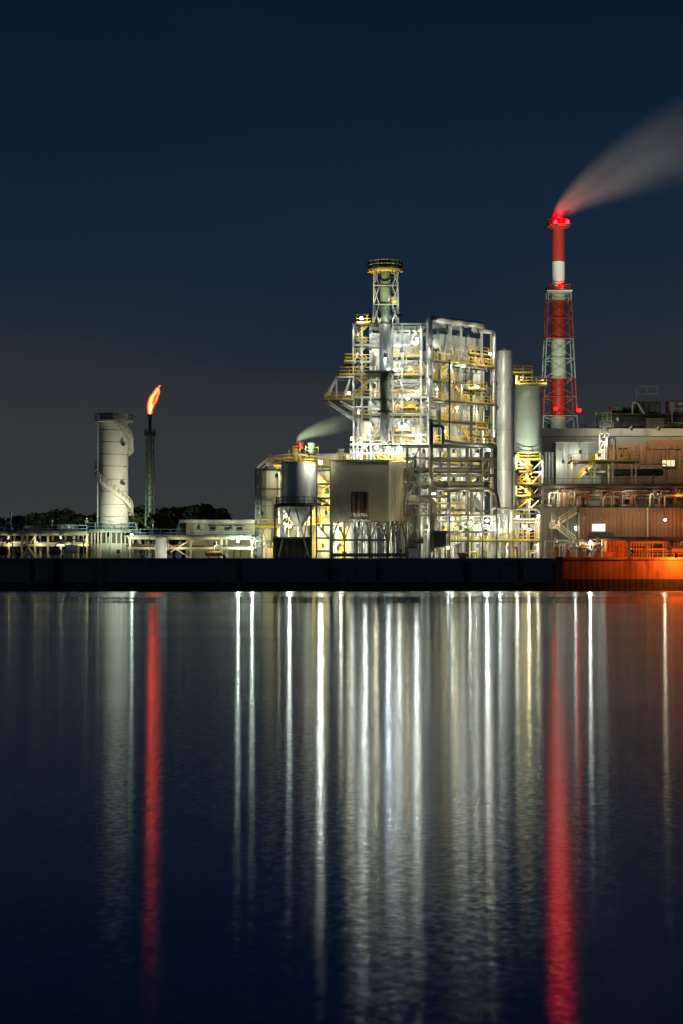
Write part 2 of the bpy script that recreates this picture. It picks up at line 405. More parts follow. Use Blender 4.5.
prof = [(-40, 520), (0, 513), (20, 514), (33, 512), (48, 509), (62, 508), (80, 509), (95, 512), (128, 506), (140, 503), (152, 504), (166, 503), (180, 502), (195, 503), (209, 501), (222, 508), (232, 517), (244, 524), (258, 528)]
def topat(px):
    for (a, t0), (b2, t1) in zip(prof[:-1], prof[1:]):
        if a <= px <= b2: return t0 + (t1 - t0) * (px - a) / (b2 - a)
    return 520
Yw = 425
px = -120
tr = MB()
while px < 262:
    for dy in (0, 14):
        y = Yw + dy + rr.uniform(-4, 4)
        t = topat(px) if px > -40 else 516 + rr.uniform(-6, 4)
        top = Z(t + rr.uniform(-1.5, 3.5), y); x = X(px + rr.uniform(-3, 3), y)
        crown(s, x, y, G + 1.0, top, rr.uniform(5, 8), rr, 760, .62)
        tr.tube([(x, y, G), (x, y, G + .6 * (top - G))], .35, 6, r1=.12)
    px += rr.uniform(7, 11)
o = len(s.v); s.v += tr.v; s.f += [tuple(i + o for i in f) for f in tr.f]; s.sm += tr.sm; s.mi += [1] * len(tr.f)
wd = s.build('woodland', ['leaf', 'bark']); wd['category'] = 'woodland'
struct(wd, 'stuff', 'dark mass of far off woodland behind the white standpipe tank and flare stack')
def tree(label, px, Y, top, w, m, n=1600, seed=1):
    r2 = random.Random(seed); x = X(px, Y)
    t = thing('broadleaf_tree', label, 'tree', (x, Y, G), 0, 'trees in front of the woodland')
    s = MB(); z1 = Z(top, Y); crown(s, x, Y, G + .8, z1, w, r2, n, .38); s.build('crown', m, t)
    s = MB().tube([(x, Y, G), (x + .1, Y, G + 1.5), (x - .1, Y, G + .6 * (z1 - G))], .22, 7, r1=.08)
    for k in range(5):
        a = k * 1.3; zz = G + (z1 - G) * (.3 + .08 * k)
        s.tube([(x, Y, zz), (x + math.cos(a) * w * .25, Y + math.sin(a) * w * .25, zz + 1.2)], .09, 5, r1=.03)
    s.build('trunk', 'bark', t)
    return t
tree('yellow green tree lit by a yard lamp, just behind the small white tank', 160, 392, 511, 7, 'leaflit', 2600, 5)
tree('dull green bushy tree standing between the flare stack and the standpipe tank', 138, 396, 518, 5, 'leaf', 1500, 6)
tree('tall dark round tree rising highest behind the flat roofed office', 208, 400, 502, 8, 'leaf', 2600, 7)
tree('low dark tree beside the far end of the office roof, lowest of the wood edge', 238, 398, 522, 5, 'leaf', 1200, 8)

# ------------------------------------------------------------------ flare stack + flame
Y = 410; x = X(150, Y)
fl = thing('flare_stack', 'slim green lattice flare stack rising behind the trees with a flame on top', 'flare stack', (x, Y, G))
s = MB().tube([(x, Y, G), (x, Y, Z(436, Y))], .4, 12); s.build('riser', 'greensteel', fl)
s = MB().tube([(x, Y, Z(436, Y)), (x, Y, Z(417, Y))], .32, 12).lathe([(.32, Z(417.5, Y)), (.5, Z(416.5, Y)), (.5, Z(414, Y)), (.36, Z(414, Y))], x, Y, 12); s.build('flare_tip', 'black', fl)
zt = Z(431, Y)
for sx in (-1, 1):
    for sy in (-1, 1):
        bar(fl, 'leg', 'greendark', (x + sx * .95, Y + sy * .95, G), (x + sx * .7, Y + sy * .7, zt), .12)
nb = 12
for i in range(nb):
    z0 = G + (zt - G) * i / nb; z1 = G + (zt - G) * (i + 1) / nb; w0 = .95 - .25 * i / nb
    s = MB()
    for (ax, ay, bx, by) in ((-1, -1, 1, -1), (1, -1, 1, 1), (1, 1, -1, 1), (-1, 1, -1, -1)):
        s.bar((x + ax * w0, Y + ay * w0, z0), (x + bx * w0, Y + by * w0, z1), .09)
        s.bar((x + ax * w0, Y + ay * w0, z0), (x + bx * w0, Y + by * w0, z0), .09)
    s.build('brace', 'greendark', fl)
for zz in (Z(435, Y),):
    d = MB().lathe([(.4, zz - .1), (1.2, zz - .1), (1.2, zz), (.4, zz)], x, Y, 14, cap=False).build('platform', 'dark', fl)
    MB().rail([(x + 1.15 * math.cos(k * PI / 6), Y + 1.15 * math.sin(k * PI / 6), zz) for k in range(13)], 1.1, 1, .07).build('handrail', 'dark', d)
bar(fl, 'bracket', 'galv', (x - 2.6, Y - .5, Z(437, Y)), (x - 1.6, Y - .5, Z(437, Y)), .2)
pst = thing('lighting_mast', 'thin mast among the trees with floodlights up the flare stack and added ones on the wood', 'mast', (x - 3, Y - 12, G))
bar(pst, 'pole', 'galv', (x - 3, Y - 12, G), (x - 3, Y - 12, G + 7), .15)
flood(pst, (x - 3, Y - 11.7, G + 7.2), (x, Y, G + 24), 3000, GREEN, 75); flood(pst, (x - 2.4, Y - 11.7, G + 5), (X(160, 392), 392, G + 6), 2600, WARM, 100); flood(pst, (x - 3.6, Y - 11.7, G + 6), (X(60, 425), 425, G + 6), 7000, GREEN, 120); flood(pst, (x - 2.2, Y - 11.7, G + 6), (X(205, 425), 425, G + 6), 7000, GREEN, 120)  # last two floods added to brighten the dark woodland

# flame: glowing gas, so its edge is soft
fm = bpy.data.materials.new('gas_flame'); fm.use_nodes = True
N = fm.node_tree.nodes; L = fm.node_tree.links; N.clear()
out = N.new('ShaderNodeOutputMaterial'); v = N.new('ShaderNodeVolumePrincipled'); L.new(v.outputs[0], out.inputs['Volume']); v.inputs['Density'].default_value = 0
def fmth(op, a, b=None, c=None, clamp=False):
    n = N.new('ShaderNodeMath'); n.operation = op; n.use_clamp = clamp
    for i, q in enumerate((a, b, c)):
        if q is None: continue
        if isinstance(q, (int, float)): n.inputs[i].default_value = q
        else: L.new(q, n.inputs[i])
    return n.outputs[0]
tc = N.new('ShaderNodeTexCoord'); sp = N.new('ShaderNodeSeparateXYZ'); L.new(tc.outputs['Object'], sp.inputs[0])
mp = N.new('ShaderNodeMapping'); mp.inputs['Scale'].default_value = (1.3, 1.3, .55); L.new(tc.outputs['Object'], mp.inputs[0])
no = N.new('ShaderNodeTexNoise'); no.inputs['Scale'].default_value = 1.1; no.inputs['Detail'].default_value = 3; L.new(mp.outputs[0], no.inputs['Vector'])
fx, fy, fz_ = sp.outputs
zc = fmth('MAXIMUM', fz_, 0)
uu = fmth('DIVIDE', zc, 5.5, None, True)
wob = fmth('MULTIPLY', fmth('SUBTRACT', no.outputs['Fac'], .5), fmth('MULTIPLY_ADD', uu, 1.3, .15))
cx0 = fmth('MULTIPLY_ADD', fmth('MULTIPLY', zc, zc), .058, wob)
loop = fmth('MULTIPLY', fmth('SINE', fmth('MULTIPLY', fmth('DIVIDE', fmth('SUBTRACT', zc, .7), 4.9, None, True), PI)), .95)
dy2 = fmth('POWER', fmth('ABSOLUTE', fy), 2)
def tong(cx, rad):
    q = fmth('ADD', fmth('POWER', fmth('ABSOLUTE', fmth('SUBTRACT', fx, cx)), 2), dy2)
    return fmth('POWER', fmth('SUBTRACT', 1, fmth('DIVIDE', q, fmth('MULTIPLY', rad, rad)), None, True), 1.9)
env = fmth('MULTIPLY', fmth('POWER', fmth('ADD', uu, .12), .45), fmth('POWER', fmth('SUBTRACT', 1.02, uu, None, True), .45))
f1 = tong(fmth('SUBTRACT', cx0, fmth('MULTIPLY', loop, .25)), fmth('MULTIPLY', env, 1.25))
f2 = fmth('MULTIPLY', tong(fmth('MULTIPLY_ADD', loop, .8, cx0), fmth('MULTIPLY', env, .72)), .75)
ee = fmth('MULTIPLY', fmth('ADD', f1, f2), fmth('MULTIPLY_ADD', no.outputs['Fac'], 1.6, .2))
ee = fmth('MULTIPLY', ee, fmth('GREATER_THAN', fz_, 0))
cr = N.new('ShaderNodeValToRGB'); L.new(ee, cr.inputs[0])
e = cr.color_ramp.elements; e[0].position = .0; e[0].color = (1, .02, .003, 1); e[1].position = .9; e[1].color = (1.0, .075, .02, 1)
k = e.new(.35); k.color = (1, .046, .008, 1)
L.new(cr.outputs[0], v.inputs['Emission Color']); L.new(fmth('MULTIPLY', ee, 24), v.inputs['Emission Strength'])
M['flame'] = fm
s = MB(); n = 12; vs = []; k_ = 9
for i in range(k_):
    z = -.1 + 6.0 * i / (k_ - 1); cxx = .058 * max(z, 0) ** 2 + .25; r = 1.2 + .9 * min(1, i / 3)
    vs += [(cxx + r * math.cos(2 * PI * q / n), r * .8 * math.sin(2 * PI * q / n), z) for q in range(n)]
s.add(vs, [(i * n + q, i * n + (q + 1) % n, (i + 1) * n + (q + 1) % n, (i + 1) * n + q) for i in range(k_ - 1) for q in range(n)] + [tuple(range(n))[::-1], tuple(range((k_ - 1) * n, k_ * n))])
fo = s.build('flame', 'flame', None); pass
if hasattr(fm, 'cycles'): fm.cycles.volume_step_rate = .25
off = Vector((x, Y, Z(414.3, Y))); fo.location = off; WM[fo.name] = Matrix.Translation(off)
tag(fo, 'orange gas flame with two tongues burning on the flare stack tip', 'flame')

# ------------------------------------------------------------------ standpipe tank on octagonal house
Y = 304; x = X(114, Y)
tk = thing('standpipe_tank', 'tall cream white standpipe tank wrapped by a spiral stair on an eight sided house', 'tank', (x, Y, G))
R0 = 14.2 * K * Y
rows = [530, 517, 505, 492, 480, 467, 455, 443, 431, 414.5]
prof_ = []
for i, r in enumerate(rows):
    z = Z(r, Y)
    if 0 < i < len(rows) - 1: prof_ += [(R0, z - .06), (R0 + .03, z - .05), (R0 + .03, z + .05), (R0, z + .06)]
    else: prof_ += [(R0, z)]
s = MB().lathe(prof_, x, Y, 40); shell = s.build('shell', 'tank', tk)
s = MB().lathe([(R0 + .22, Z(414.6, Y)), (R0 + .22, Z(413.4, Y)), (R0 - .3, Z(413.4, Y))], x, Y, 40, cap=False); s.build('rim', 'tank', tk)
for i, r in enumerate(rows[1:-1]):
    z = Z(r, Y); MB().lathe([(R0 + .032, z - .03), (R0 + .04, z - .03), (R0 + .04, z + .02), (R0 + .032, z + .02)], x, Y, 40, cap=False).build('ring_seam', 'dark', tk)
zt = Z(421, Y)
d = MB().lathe([(R0, zt - .2), (R0 + .78, zt - .2), (R0 + .78, zt + .02), (R0, zt + .02)], x, Y, 32, cap=False).build('platform', 'tank', tk)
MB().rail([(x + (R0 + .7) * math.cos(k * PI / 10), Y + (R0 + .7) * math.sin(k * PI / 10), zt) for k in range(21)], 1.1, 1.2, .055, False).build('handrail', 'tank', d)
# spiral stair: visible run goes down left to right across the front, then round the back
def spiral(a0, a1, r0, r1, nm):
    s = MB(); rl = MB(); n = 44; prev = None
    for i in range(n + 1):
        t = i / n; a = math.radians(a0 + (a1 - a0) * t); z = Z(r0 + (r1 - r0) * t, Y)
        c = Vector((math.cos(a), math.sin(a), 0)); p = Vector((x, Y, z))
        pi_, po = p + c * (R0 + .05), p + c * (R0 + .75)
        s.bar(pi_, po, .34, .05)
        if prev: 
            s.bar(prev[1], po, .07, .5)
            rl.bar(prev[1] + Vector((0, 0, 1.05)), po + Vector((0, 0, 1.05)), .08); rl.bar(prev[1] + Vector((0, 0, .6)), po + Vector((0, 0, .6)), .06)
        if i % 3 == 0: rl.bar(po, po + Vector((0, 0, 1.05)), .06)
        prev = (pi_, po)
    o = s.build('spiral_stair', 'tank', tk); rl.build('handrail', 'tank', o)
spiral(-85, 15, 421, 450, 'a'); spiral(180, 372, 470, 515, 'b'); spiral(15, 180, 450, 470, 'c')
for px in (98.5,):
    pipe(tk, 'galv', [(X(px, Y), Y - 1.2, Z(424, Y)), (X(px, Y), Y - 1.2, Z(531, Y))], .12)
for px, py in ((123, 445), (123, 484)):
    MB().tube([(X(px, Y - 2), Y - 2.2, Z(py, Y)), (X(px, Y - 2), Y - 1.0, Z(py, Y))], .28, 10).build('manhole', 'dark', tk)
R1 = 25.5 * K * Y; zr = Z(531, Y); zm = Z(543.5, Y)
def octo(s, R, z0, z1):
    vs = [(x + R * math.cos(PI / 8 + k * PI / 4), Y + R * math.sin(PI / 8 + k * PI / 4), z) for z in (z0, z1) for k in range(8)]
    s.add(vs, [(k, (k + 1) % 8, 8 + (k + 1) % 8, 8 + k) for k in range(8)] + [tuple(range(8))[::-1], tuple(range(8, 16))])
s = MB(); octo(s, R1, G, zm); s.build('house_wall', 'tank', tk)
s = MB(); octo(s, R1 - .35, zm + .01, zr - .3); s.build('louvre_band', 'dark', tk)
s = MB(); octo(s, R1 + .1, zr - .3, zr); s.build('roof', 'tank', tk)
for k in range(8):
    a0 = PI / 8 + k * PI / 4; a1 = a0 + PI / 4
    p0 = Vector((x + R1 * math.cos(a0), Y + R1 * math.sin(a0), 0)); p1 = Vector((x + R1 * math.cos(a1), Y + R1 * math.sin(a1), 0))
    s = MB()
    for j in range(4):
        c = p0.lerp(p1, (j + .02) / 4); nn = Vector((c.x - x, c.y - Y, 0)).normalized() * .08
        s.bar(Vector((c.x, c.y, G)) + nn, Vector((c.x, c.y, zr - .31)) + nn, .22)
    for zz in (zm - .1, G + 1.5): s.bar(p0 + Vector((0, 0, zz)), p1 + Vector((0, 0, zz)), .16)
    s.build('wall_rib', 'tank', tk)
MB().rail([(x + R1 * math.cos(PI / 8 + k * PI / 4), Y + R1 * math.sin(PI / 8 + k * PI / 4), zr) for k in range(9)], 1.2, 1.2, .07).build('handrail', 'blue', tk)
stair(tk, (X(144, Y), Y - 2.8, Z(553, Y)), (X(137.5, Y), Y - 2.8, zr), 1.0, 'tank', None, 'tank')
bar(tk, 'fill_pole', 'galv', (X(150, 294), 294, G), (X(150, 294), 294, G + 6.6), .12); flood(tk, (X(150, 294), 294.1, G + 6.8), (x, Y, zr + 7), 4600, COOL, 80); bar(tk, 'fill_pole', 'galv', (X(118, 293.5), 293.5, G), (X(118, 293.5), 293.5, G + 1.2), .12); flood(tk, (X(118, 293.5), 293.6, G + 1.4), (x, Y, zr + 9), 2600, GREEN, 110); lamp(tk, (x - 3.5, Y - 5.6, zr + 1.3), 160, GREEN)  # pole floods added to brighten the tank shell
for px in (132, 109): 
    lamp(tk, (X(px, 294), 293.6, G + 3.6), 100 if px > 130 else 60, GREEN, bare=px > 130)
    bar(tk, 'lamp_pole', 'galv', (X(px, 294), 294.2, G), (X(px, 294), 294.2, G + 4.15), .09)

Y = 298; x = X(161, Y); r = 6 * K * Y
t = thing('small_tank', 'small plain white upright tank with a domed lid by the quay edge', 'tank', (x, Y, G))
MB().lathe([(r, G), (r, Z(539, Y)), (r * .9, Z(537.4, Y)), (r * .55, Z(536.4, Y)), (.05, Z(536, Y))], x, Y, 28).build('shell', 'white', t)
MB().lathe([(r + .08, G), (r + .08, G + .25), (r, G + .25)], x, Y, 28, cap=False).build('skirt', 'galv', t)
pipe(t, 'galv', [(x + r + .15, Y, G), (x + r + .15, Y, Z(540, Y)), (x + r * .6, Y, Z(538, Y))], .07, 6, .3)
bar(t, 'fill_pole', 'galv', (X(168, 293.5), 293.5, G), (X(168, 293.5), 293.5, G + .9), .1); flood(t, (X(168, 293.5), 293.5, G + 1.1), (x, Y, G + 1.8), 330, COOL, 90)  # low flood added to brighten the small tank

# ------------------------------------------------------------------ pipe racks on the shore
def rack(label, px0, px1, Y, rows, m, n, dep=4, seed=0, pm=('galv', 'white', 'cream', 'brownpipe'), xs=(), railm='blue', cat='pipe rack', lean=None, pr=(.08, .26)):
    r2 = random.Random(seed)
    x0, x1 = X(px0, Y), X(px1, Y)
    t = thing('pipe_rack', label, cat, ((x0 + x1) / 2, Y + dep / 2, G))
    zs = [Z(r, Y) for r in rows]; top = max(zs)
    for i in range(n + 1):
        xx = x0 + (x1 - x0) * i / n
        for yy in (Y, Y + dep): bar(t, 'column', m, (xx, yy, G), (xx, yy, top), .3)
        for z in zs: bar(t, 'crossbeam', m, (xx, Y + .16, z - .16), (xx, Y + dep - .16, z - .16), .2, .28)
    for z in zs:
        for yy in (Y - .02, Y + dep + .02): bar(t, 'beam', m, (x0 - .3, yy, z - .18), (x1 + .3, yy, z - .18), .22, .34)
    for i in xs:
        a = x0 + (x1 - x0) * i / n; c = x0 + (x1 - x0) * (i + 1) / n
        s = MB().bar((a, Y - .1, G + .2), (c, Y - .1, top - .4), .16).bar((a, Y - .14, top - .4), (c, Y - .14, G + .2), .16); s.build('brace', m, t)
    for z in zs:
        y = Y + .4
        while y < Y + dep - .3:
            rad = r2.uniform(*pr); y += rad
            e0 = x0 - r2.uniform(0, 1.2); e1 = x1 + r2.uniform(0, 1.2)
            pts = [(e0, y, z + rad), (e1, y, z + rad)]
            if r2.random() < .5:
                xe = x0 + (x1 - x0) * r2.random(); pts = [(e0, y, z + rad), (xe, y, z + rad), (xe, y, G + .3)]
            pipe(t, r2.choice(pm), pts, rad, 8, .5)
            y += rad + r2.uniform(.1, .35)
    if railm:
        MB().rail([(x0, Y - .05, top), (x1, Y - .05, top)], 1.15, 1.5, .07).build('handrail', railm, t)
    return t
t = rack('cream pipe rack with blue grey railing running along the shore towards the standpipe tank', -30, 87, 300, (533, 544), 'cream', 9, 5, 21, xs=(4,))
for px, w in ((8, 130), (38, 110), (60, 150), (82, 130)): lamp(t, (X(px, 298), 299.3, Z(541, 298)), w * .8, WARM if px != 60 else COOL)
for px in (-10, 24, 68): lamp(t, (X(px, 302), 302.5, Z(529, 302)), 70, BLUEW)
t = rack('cream pipe bridge with one large cross brace in front of the flat roofed office', 130, 252, 299, (537, 547), 'cream', 4, 4, 22, xs=(1,), pr=(.07, .2))
for px, w in ((148, 110), (180, 160), (215, 190), (238, 420), (252, 380)): lamp(t, (X(px, 297.4), 297.6, Z(544 if px < 230 else 541, 297)), w * (1 if px > 230 else .7), GREEN if px > 230 else WARM, bare=px > 230)
for i, (px, top, w, lab) in enumerate(((11, 512, 7, 'thin lamp post on the twin legged gantry, farthest from the standpipe tank'), (52, 520, 7, 'thin lamp post behind the louvred coolers on the shore rack'), (88.5, 521, 7, 'thin lamp post close beside the eight sided tank house'), (153, 521, 7, 'thin lamp post between the standpipe tank and the small white tank'))):
    Y = 306; x = X(px, Y)
    t = thing('lamp_post', lab, 'lamp post', (x, Y, G), 0, 'lamp posts along the shore yard')
    MB().tube([(x, Y, G), (x, Y, Z(top + 3, Y))], .1, 7, r1=.06).build('pole', 'galv', t)
    MB().lathe([(.04, Z(top + 3, Y)), (.22, Z(top + 2, Y)), (.22, Z(top, Y)), (.05, Z(top - 1, Y))], x, Y, 10).build('lantern', 'galv', t)
    if i == 3: lamp(t, (x - .0, Y - .6, Z(top + 1, Y)), 90, GREEN)
Y = 303
t = thing('gantry', 'blue grey twin legged gantry standing on the shore pipe rack', 'gantry', (X(8, Y), Y, Z(533, Y)))
for a, c in ((3, 8), (13.5, 8.5)):
    bar(t, 'leg', 'blue', P(a, 533, Y), P(c, 521, Y), .3)
bar(t, 'crossbeam', 'blue', P(5.5, 528, Y), P(11, 528, Y), .2)
MB().rail([P(-4, 528, Y), P(6, 528, Y)], 1.2, 1.2, .07).build('handrail', 'blue', t)
def cooler(label, px0, px1, t0, b0, Y, n, m='blue'):
    t = thing('air_cooler', label, 'air cooler', (X((px0 + px1) / 2, Y), Y + 1, Z(b0, Y)))
    s = MB().pbox(px0, px1, t0, b0, Y, Y + 2.2); s.build('body', m, t)
    for i in range(n):
        a = px0 + (px1 - px0) * (i + .15) / n; c = px0 + (px1 - px0) * (i + .85) / n
        MB().box(X(a, Y), X(c, Y), Y - .07, Y - .003, Z(b0 - .8, Y), Z(t0 + .8, Y)).build('louvre', 'white' if i % 2 else 'galv', t)
    return t
cooler('wide blue grey louvred cooler on top of the shore pipe rack', 57, 74, 524.5, 531, 302, 5)
cooler('small square white cooler on the shore pipe rack beside the gantry', 24.5, 30.5, 525, 531, 302, 1, 'galv')
# pumps and vessels under the shore rack
def drum(label, px0, px1, py, rpx, Y, m, cat='drum', name='horizontal_drum'):
    r = rpx * K * Y; z = Z(py, Y); x0, x1 = X(px0, Y), X(px1, Y)
    t = thing(name, label, cat, ((x0 + x1) / 2, Y, G))
    s = MB(); s.tube([(x0 - r * .35, Y, z), (x0 - r * .2, Y, z), (x0, Y, z)], r * .45, 18, r1=r); s.tube([(x0, Y, z), (x1, Y, z)], r, 18); s.tube([(x1, Y, z), (x1 + r * .2, Y, z), (x1 + r * .35, Y, z)], r, 18, r1=r * .45)
    s.build('shell', m, t)
    for f in (.2, .8):
        xx = x0 + (x1 - x0) * f; MB().box(xx - .15, xx + .15, Y - r * .7, Y + r * .7, G, z - r * .55).build('saddle', 'galv', t)
    pipe(t, 'galv', [(x0 + (x1 - x0) * .5, Y, z + r * .8), (x0 + (x1 - x0) * .5, Y, z + r + .8), (x1 + .8, Y, z + r + .8), (x1 + .8, Y, G)], .1, 7, .4)
    return t
drum('white horizontal drum with bent pipe under the shore rack near the tank house', 66, 78, 549, 4, 297.5, 'white')
drum('red horizontal drum at the far end of the shore rack', -2, 7, 551, 4.4, 298, 'red')
drum('small rust red drum under the cream pipe bridge, before the office', 206, 222, 553.6, 2.6, 298, 'rust')
drum('dark drum lying beneath the shore rack beside the brown posts', 50, 60, 552, 3.2, 297.5, 'brownpipe')

# ------------------------------------------------------------------ office
Y = 332
o = thing('office', 'low cream office with a wide flat roof behind the pipe bridge', 'building', (X(218, Y), Y + 5, G))
MB().box(X(186, Y), X(290, Y), Y, Y + 10, G, Z(523, Y)).build('wall', 'cream', o)
MB().box(X(179.5, Y), X(292, Y), Y - 1.6, Y + 11, Z(523, Y) + .003, Z(520, Y)).build('roof', 'white', o)
for a, c in ((209.5, 216), (224, 230), (236, 243)):
    w_ = MB().box(X(a, Y), X(c, Y), Y - .06, Y - .003, Z(531, Y), Z(526.5, Y)).build('window', 'galv', o)
    MB().box(X(a + .6, Y), X(c - .6, Y), Y - .08, Y - .062, Z(530.4, Y), Z(527.1, Y)).build('pane', 'glassdark', w_)
    MB().box(X(a - 1.6, Y), X(c + 1, Y), Y - .9, Y - .003, Z(526.2, Y), Z(525.4, Y)).build('awning', 'dark', o)
bar(o, 'downpipe', 'galv', (X(193, Y), Y - .15, G), (X(193, Y), Y - .15, Z(523.2, Y)), .14)
for px, w in ((200, 70), (232, 110), (258, 220)): lamp(o, (X(px, Y), Y - 3.0, Z(528, Y)), w, GREEN)
for px in (200, 232, 258): bar(o, 'lamp_arm', 'galv', (X(px, Y), Y - 2.5, Z(528, Y) + .45), (X(px, Y), Y - .01, Z(525, Y)), .08)
s = thing('roof_stair', 'short blue grey ladder stair leaning on the pipe bridge before the office', 'stair', (X(178, 300), 300, Z(537, 300)))
stair(s, P(176, 538, 301.5), P(180, 527, 301.5), .9, 'blue')
# ------------------------------------------------------------------ boiler tower (frontal block)
Y = 300.0
T = thing('boiler_tower', 'brightly lit open steel boiler tower with white casing and yellow platforms hung off its side', 'boiler tower', (X(392, Y), Y + 8, G))
def zr(r): return Z(r, Y)
def xp(p): return X(p, Y)
for px, top in ((353.5, 324), (362, 322), (370.7, 324), (392.5, 324), (402, 324), (411.5, 444), (420.8, 324), (428, 324)):
    bar(T, 'column', 'galv', (xp(px), Y, G), (xp(px), Y, zr(top)), .26)
for px in (353.5, 371, 392, 424):
    bar(T, 'column', 'galv', (xp(px), Y + 7.2, G), (xp(px), Y + 7.2, zr(324)), .28)
for r, a, b in ((324, 352, 430), (331, 392, 422), (345, 353, 371), (362, 344, 371), (374.5, 338, 400), (381.7, 371, 422), (397.3, 325, 430), (407, 353, 392), (415, 371, 430), (435, 371, 430), (444.5, 350, 430), (453, 350, 412), (463, 330, 408), (478, 405, 430), (505, 405, 430), (530, 405, 430)):
    bar(T, 'beam', 'galv' if r < 460 else 'dark', (xp(a), Y - .02, zr(r)), (xp(b), Y - .02, zr(r)), .18, .27)
for a, ra, b, rb in ((411, 331, 403, 343), (417, 331, 409, 343), (399, 382, 411, 397), (420.5, 390, 417, 397), (402, 416, 393, 434), (372, 444, 380, 418), (393, 336, 400, 326), (412, 416, 420, 427), (371, 331, 379, 345), (355, 324, 361, 345), (362, 345, 354, 362), (396, 446, 402, 462), (420, 446, 412, 462), (358, 446, 352, 462)):
    bar(T, 'brace', 'galv', (xp(a), Y + .12, zr(ra)), (xp(b), Y + .12, zr(rb)), .17)
# white casing behind the frame
cs = MB()
x0, x1 = xp(372), xp(422)
cs.corr(x0, x1, zr(450), zr(327), Y + 7.6, 8, 2.3, .05); cas = cs.build('casing', 'white', T)
for r in (333, 340, 351, 366, 386, 404, 424, 440):
    MB().box(x0 - .1, x1 + .1, Y + 7.2, Y + 7.5, zr(r) - .16, zr(r) + .16).build('buckstay', 'silver', cas)
for a, b, t_, u_ in ((400, 421, 374, 381), (372, 392, 376, 380), (393, 421, 384, 396)):
    MB().pbox(a, b, t_, u_, Y + 5.6, Y + 7.1).build('flue_duct', 'silver' if t_ != 384 else 'cream', T)
# decks
for r, a, b in ((345, 355, 372), (362, 344, 372), (374.5, 338.5, 424), (397.5, 353, 428), (415, 353, 428), (435, 371, 428), (444.5, 350, 428), (462.5, 345, 410)):
    deck(T, xp(a), xp(b), Y + .3, Y + (3.2 if r not in (374.5,) else 5), zr(r), rails=('f', 'l'))
deck(T, xp(393), xp(421), Y + 3.4, Y + 6.9, zr(354), rails=('f',))
deck(T, xp(393), xp(421), Y + 3.4, Y + 6.9, zr(408), rails=('f',))
deck(T, xp(356), xp(378), Y - .6, Y + 3, zr(323.2), rails=('f', 'l', 'r'))
# roof slab
MB().box(xp(370), xp(426), Y + 3.2, Y + 16, zr(324.5), zr(323.3)).build('roof', 'galv', T)
# balconies hung off the flank
for a, b, r in ((324, 353, 400), (338.5, 354, 375), (343.5, 354, 361.5)):
    d = deck(T, xp(a), xp(b), Y - .2, Y + 4.6, zr(r), rails=('f', 'l', 'b'), th=.35, name='balcony')
s = MB()
for yy in (Y - .1, Y + 4.4):
    s = MB()
    for a, ra, b, rb in ((336.5, 377, 353.5, 377), (336.5, 377, 325, 398), (336.5, 377, 336.5, 399), (350, 379, 343, 398), (328, 401, 353, 418), (340, 401, 353.5, 408)):
        s.bar((xp(a), yy, zr(ra)), (xp(b), yy, zr(rb)), .24)
    s.build('bracket', 'white', T)
# stair tower
lv = [398, 386, 374.5, 362, 353, 345, 335, 325]
for i in range(len(lv) - 1):
    a, b = (355.5, 367) if i % 2 == 0 else (367, 355.5)
    stair(T, (xp(a), Y + 1.6 + (i % 2) * .9, zr(lv[i])), (xp(b), Y + 1.6 + (i % 2) * .9, zr(lv[i + 1])), .8)
for i in range(4):
    r = [462, 453, 444, 434][i]; stair(T, (xp(394 + 1 * (i % 2)), Y + 2, zr(r)), (xp(402), Y + 2, zr(r - 9)), .8) if i in (0, 2) else None
rr = random.Random(44)
# pipes in the tower
for i in range(46):
    band = rr.choice([(345, 362), (355, 374), (362, 397), (381, 397), (398, 415), (416, 435), (436, 444), (446, 462), (446, 462), (464, 500), (464, 555)])
    px = rr.uniform(355, 421); yy = Y + rr.uniform(1.0, 6.6); r = rr.choice([.08, .1, .14, .2, .3])
    a, b = zr(band[1]), zr(band[0])
    if rr.random() < .55: pts = [(xp(px), yy, a), (xp(px), yy, b)]
    else:
        zz = a + (b - a) * rr.uniform(.2, .9); w_ = rr.uniform(2, 7)
        x_ = min(xp(421) - w_, xp(px)); pts = [(x_, yy, a), (x_, yy, zz), (x_ + w_, yy, zz), (x_ + w_, yy + rr.uniform(-.4, .4), b)]
    pipe(T, rr.choice(['white', 'silver', 'galv', 'galv', 'cream', 'yellow']), pts, r, 8, r * 2.5)
for i in range(17):   # the dense bank of risers above the cladded building
    px = 351 + i * 3.4 + rr.uniform(-.8, .8); yy = Y + rr.uniform(.5, 2.5); rd = rr.choice([.1, .16, .24])
    pipe(T, rr.choice(['white', 'galv', 'silver']), [(xp(px), yy, zr(463)), (xp(px), yy, zr(446 + rr.uniform(0, 5)))], rd, 8)
def vessel(par, x, y, z0, z1, r, m, T_=None, name='vessel', n=20):
    h = r * .45
    s = MB(T_).lathe([(.05, z0), (r * .6, z0 + h * .3), (r, z0 + h), (r, z1 - h), (r * .6, z1 - h * .3), (.05, z1)], x, y, n, cap=False)
    o = s.build(name, m, par)
    MB(T_).lathe([(r + .05, z0 + h), (r + .05, z0 + h + .15), (r, z0 + h + .15)], x, y, n, cap=False).build('band', 'dark', o)
    return o
vessel(T, xp(357.5), Y + 3.6, zr(447), zr(406), 3.6 * .15, 'silver')
vessel(T, xp(366), Y + 5, zr(444), zr(418), 1.2, 'cream'); vessel(T, xp(406), Y + 5, zr(433), zr(417), .9, 'white'); vessel(T, xp(415), Y + 5, zr(433), zr(418), .75, 'silver')
vessel(T, xp(398), Y + 4.6, zr(373), zr(358), .8, 'white'); vessel(T, xp(410), Y + 4.6, zr(373), zr(360), .7, 'silver'); vessel(T, xp(417), Y + 4.8, zr(344), zr(332), .7, 'white')
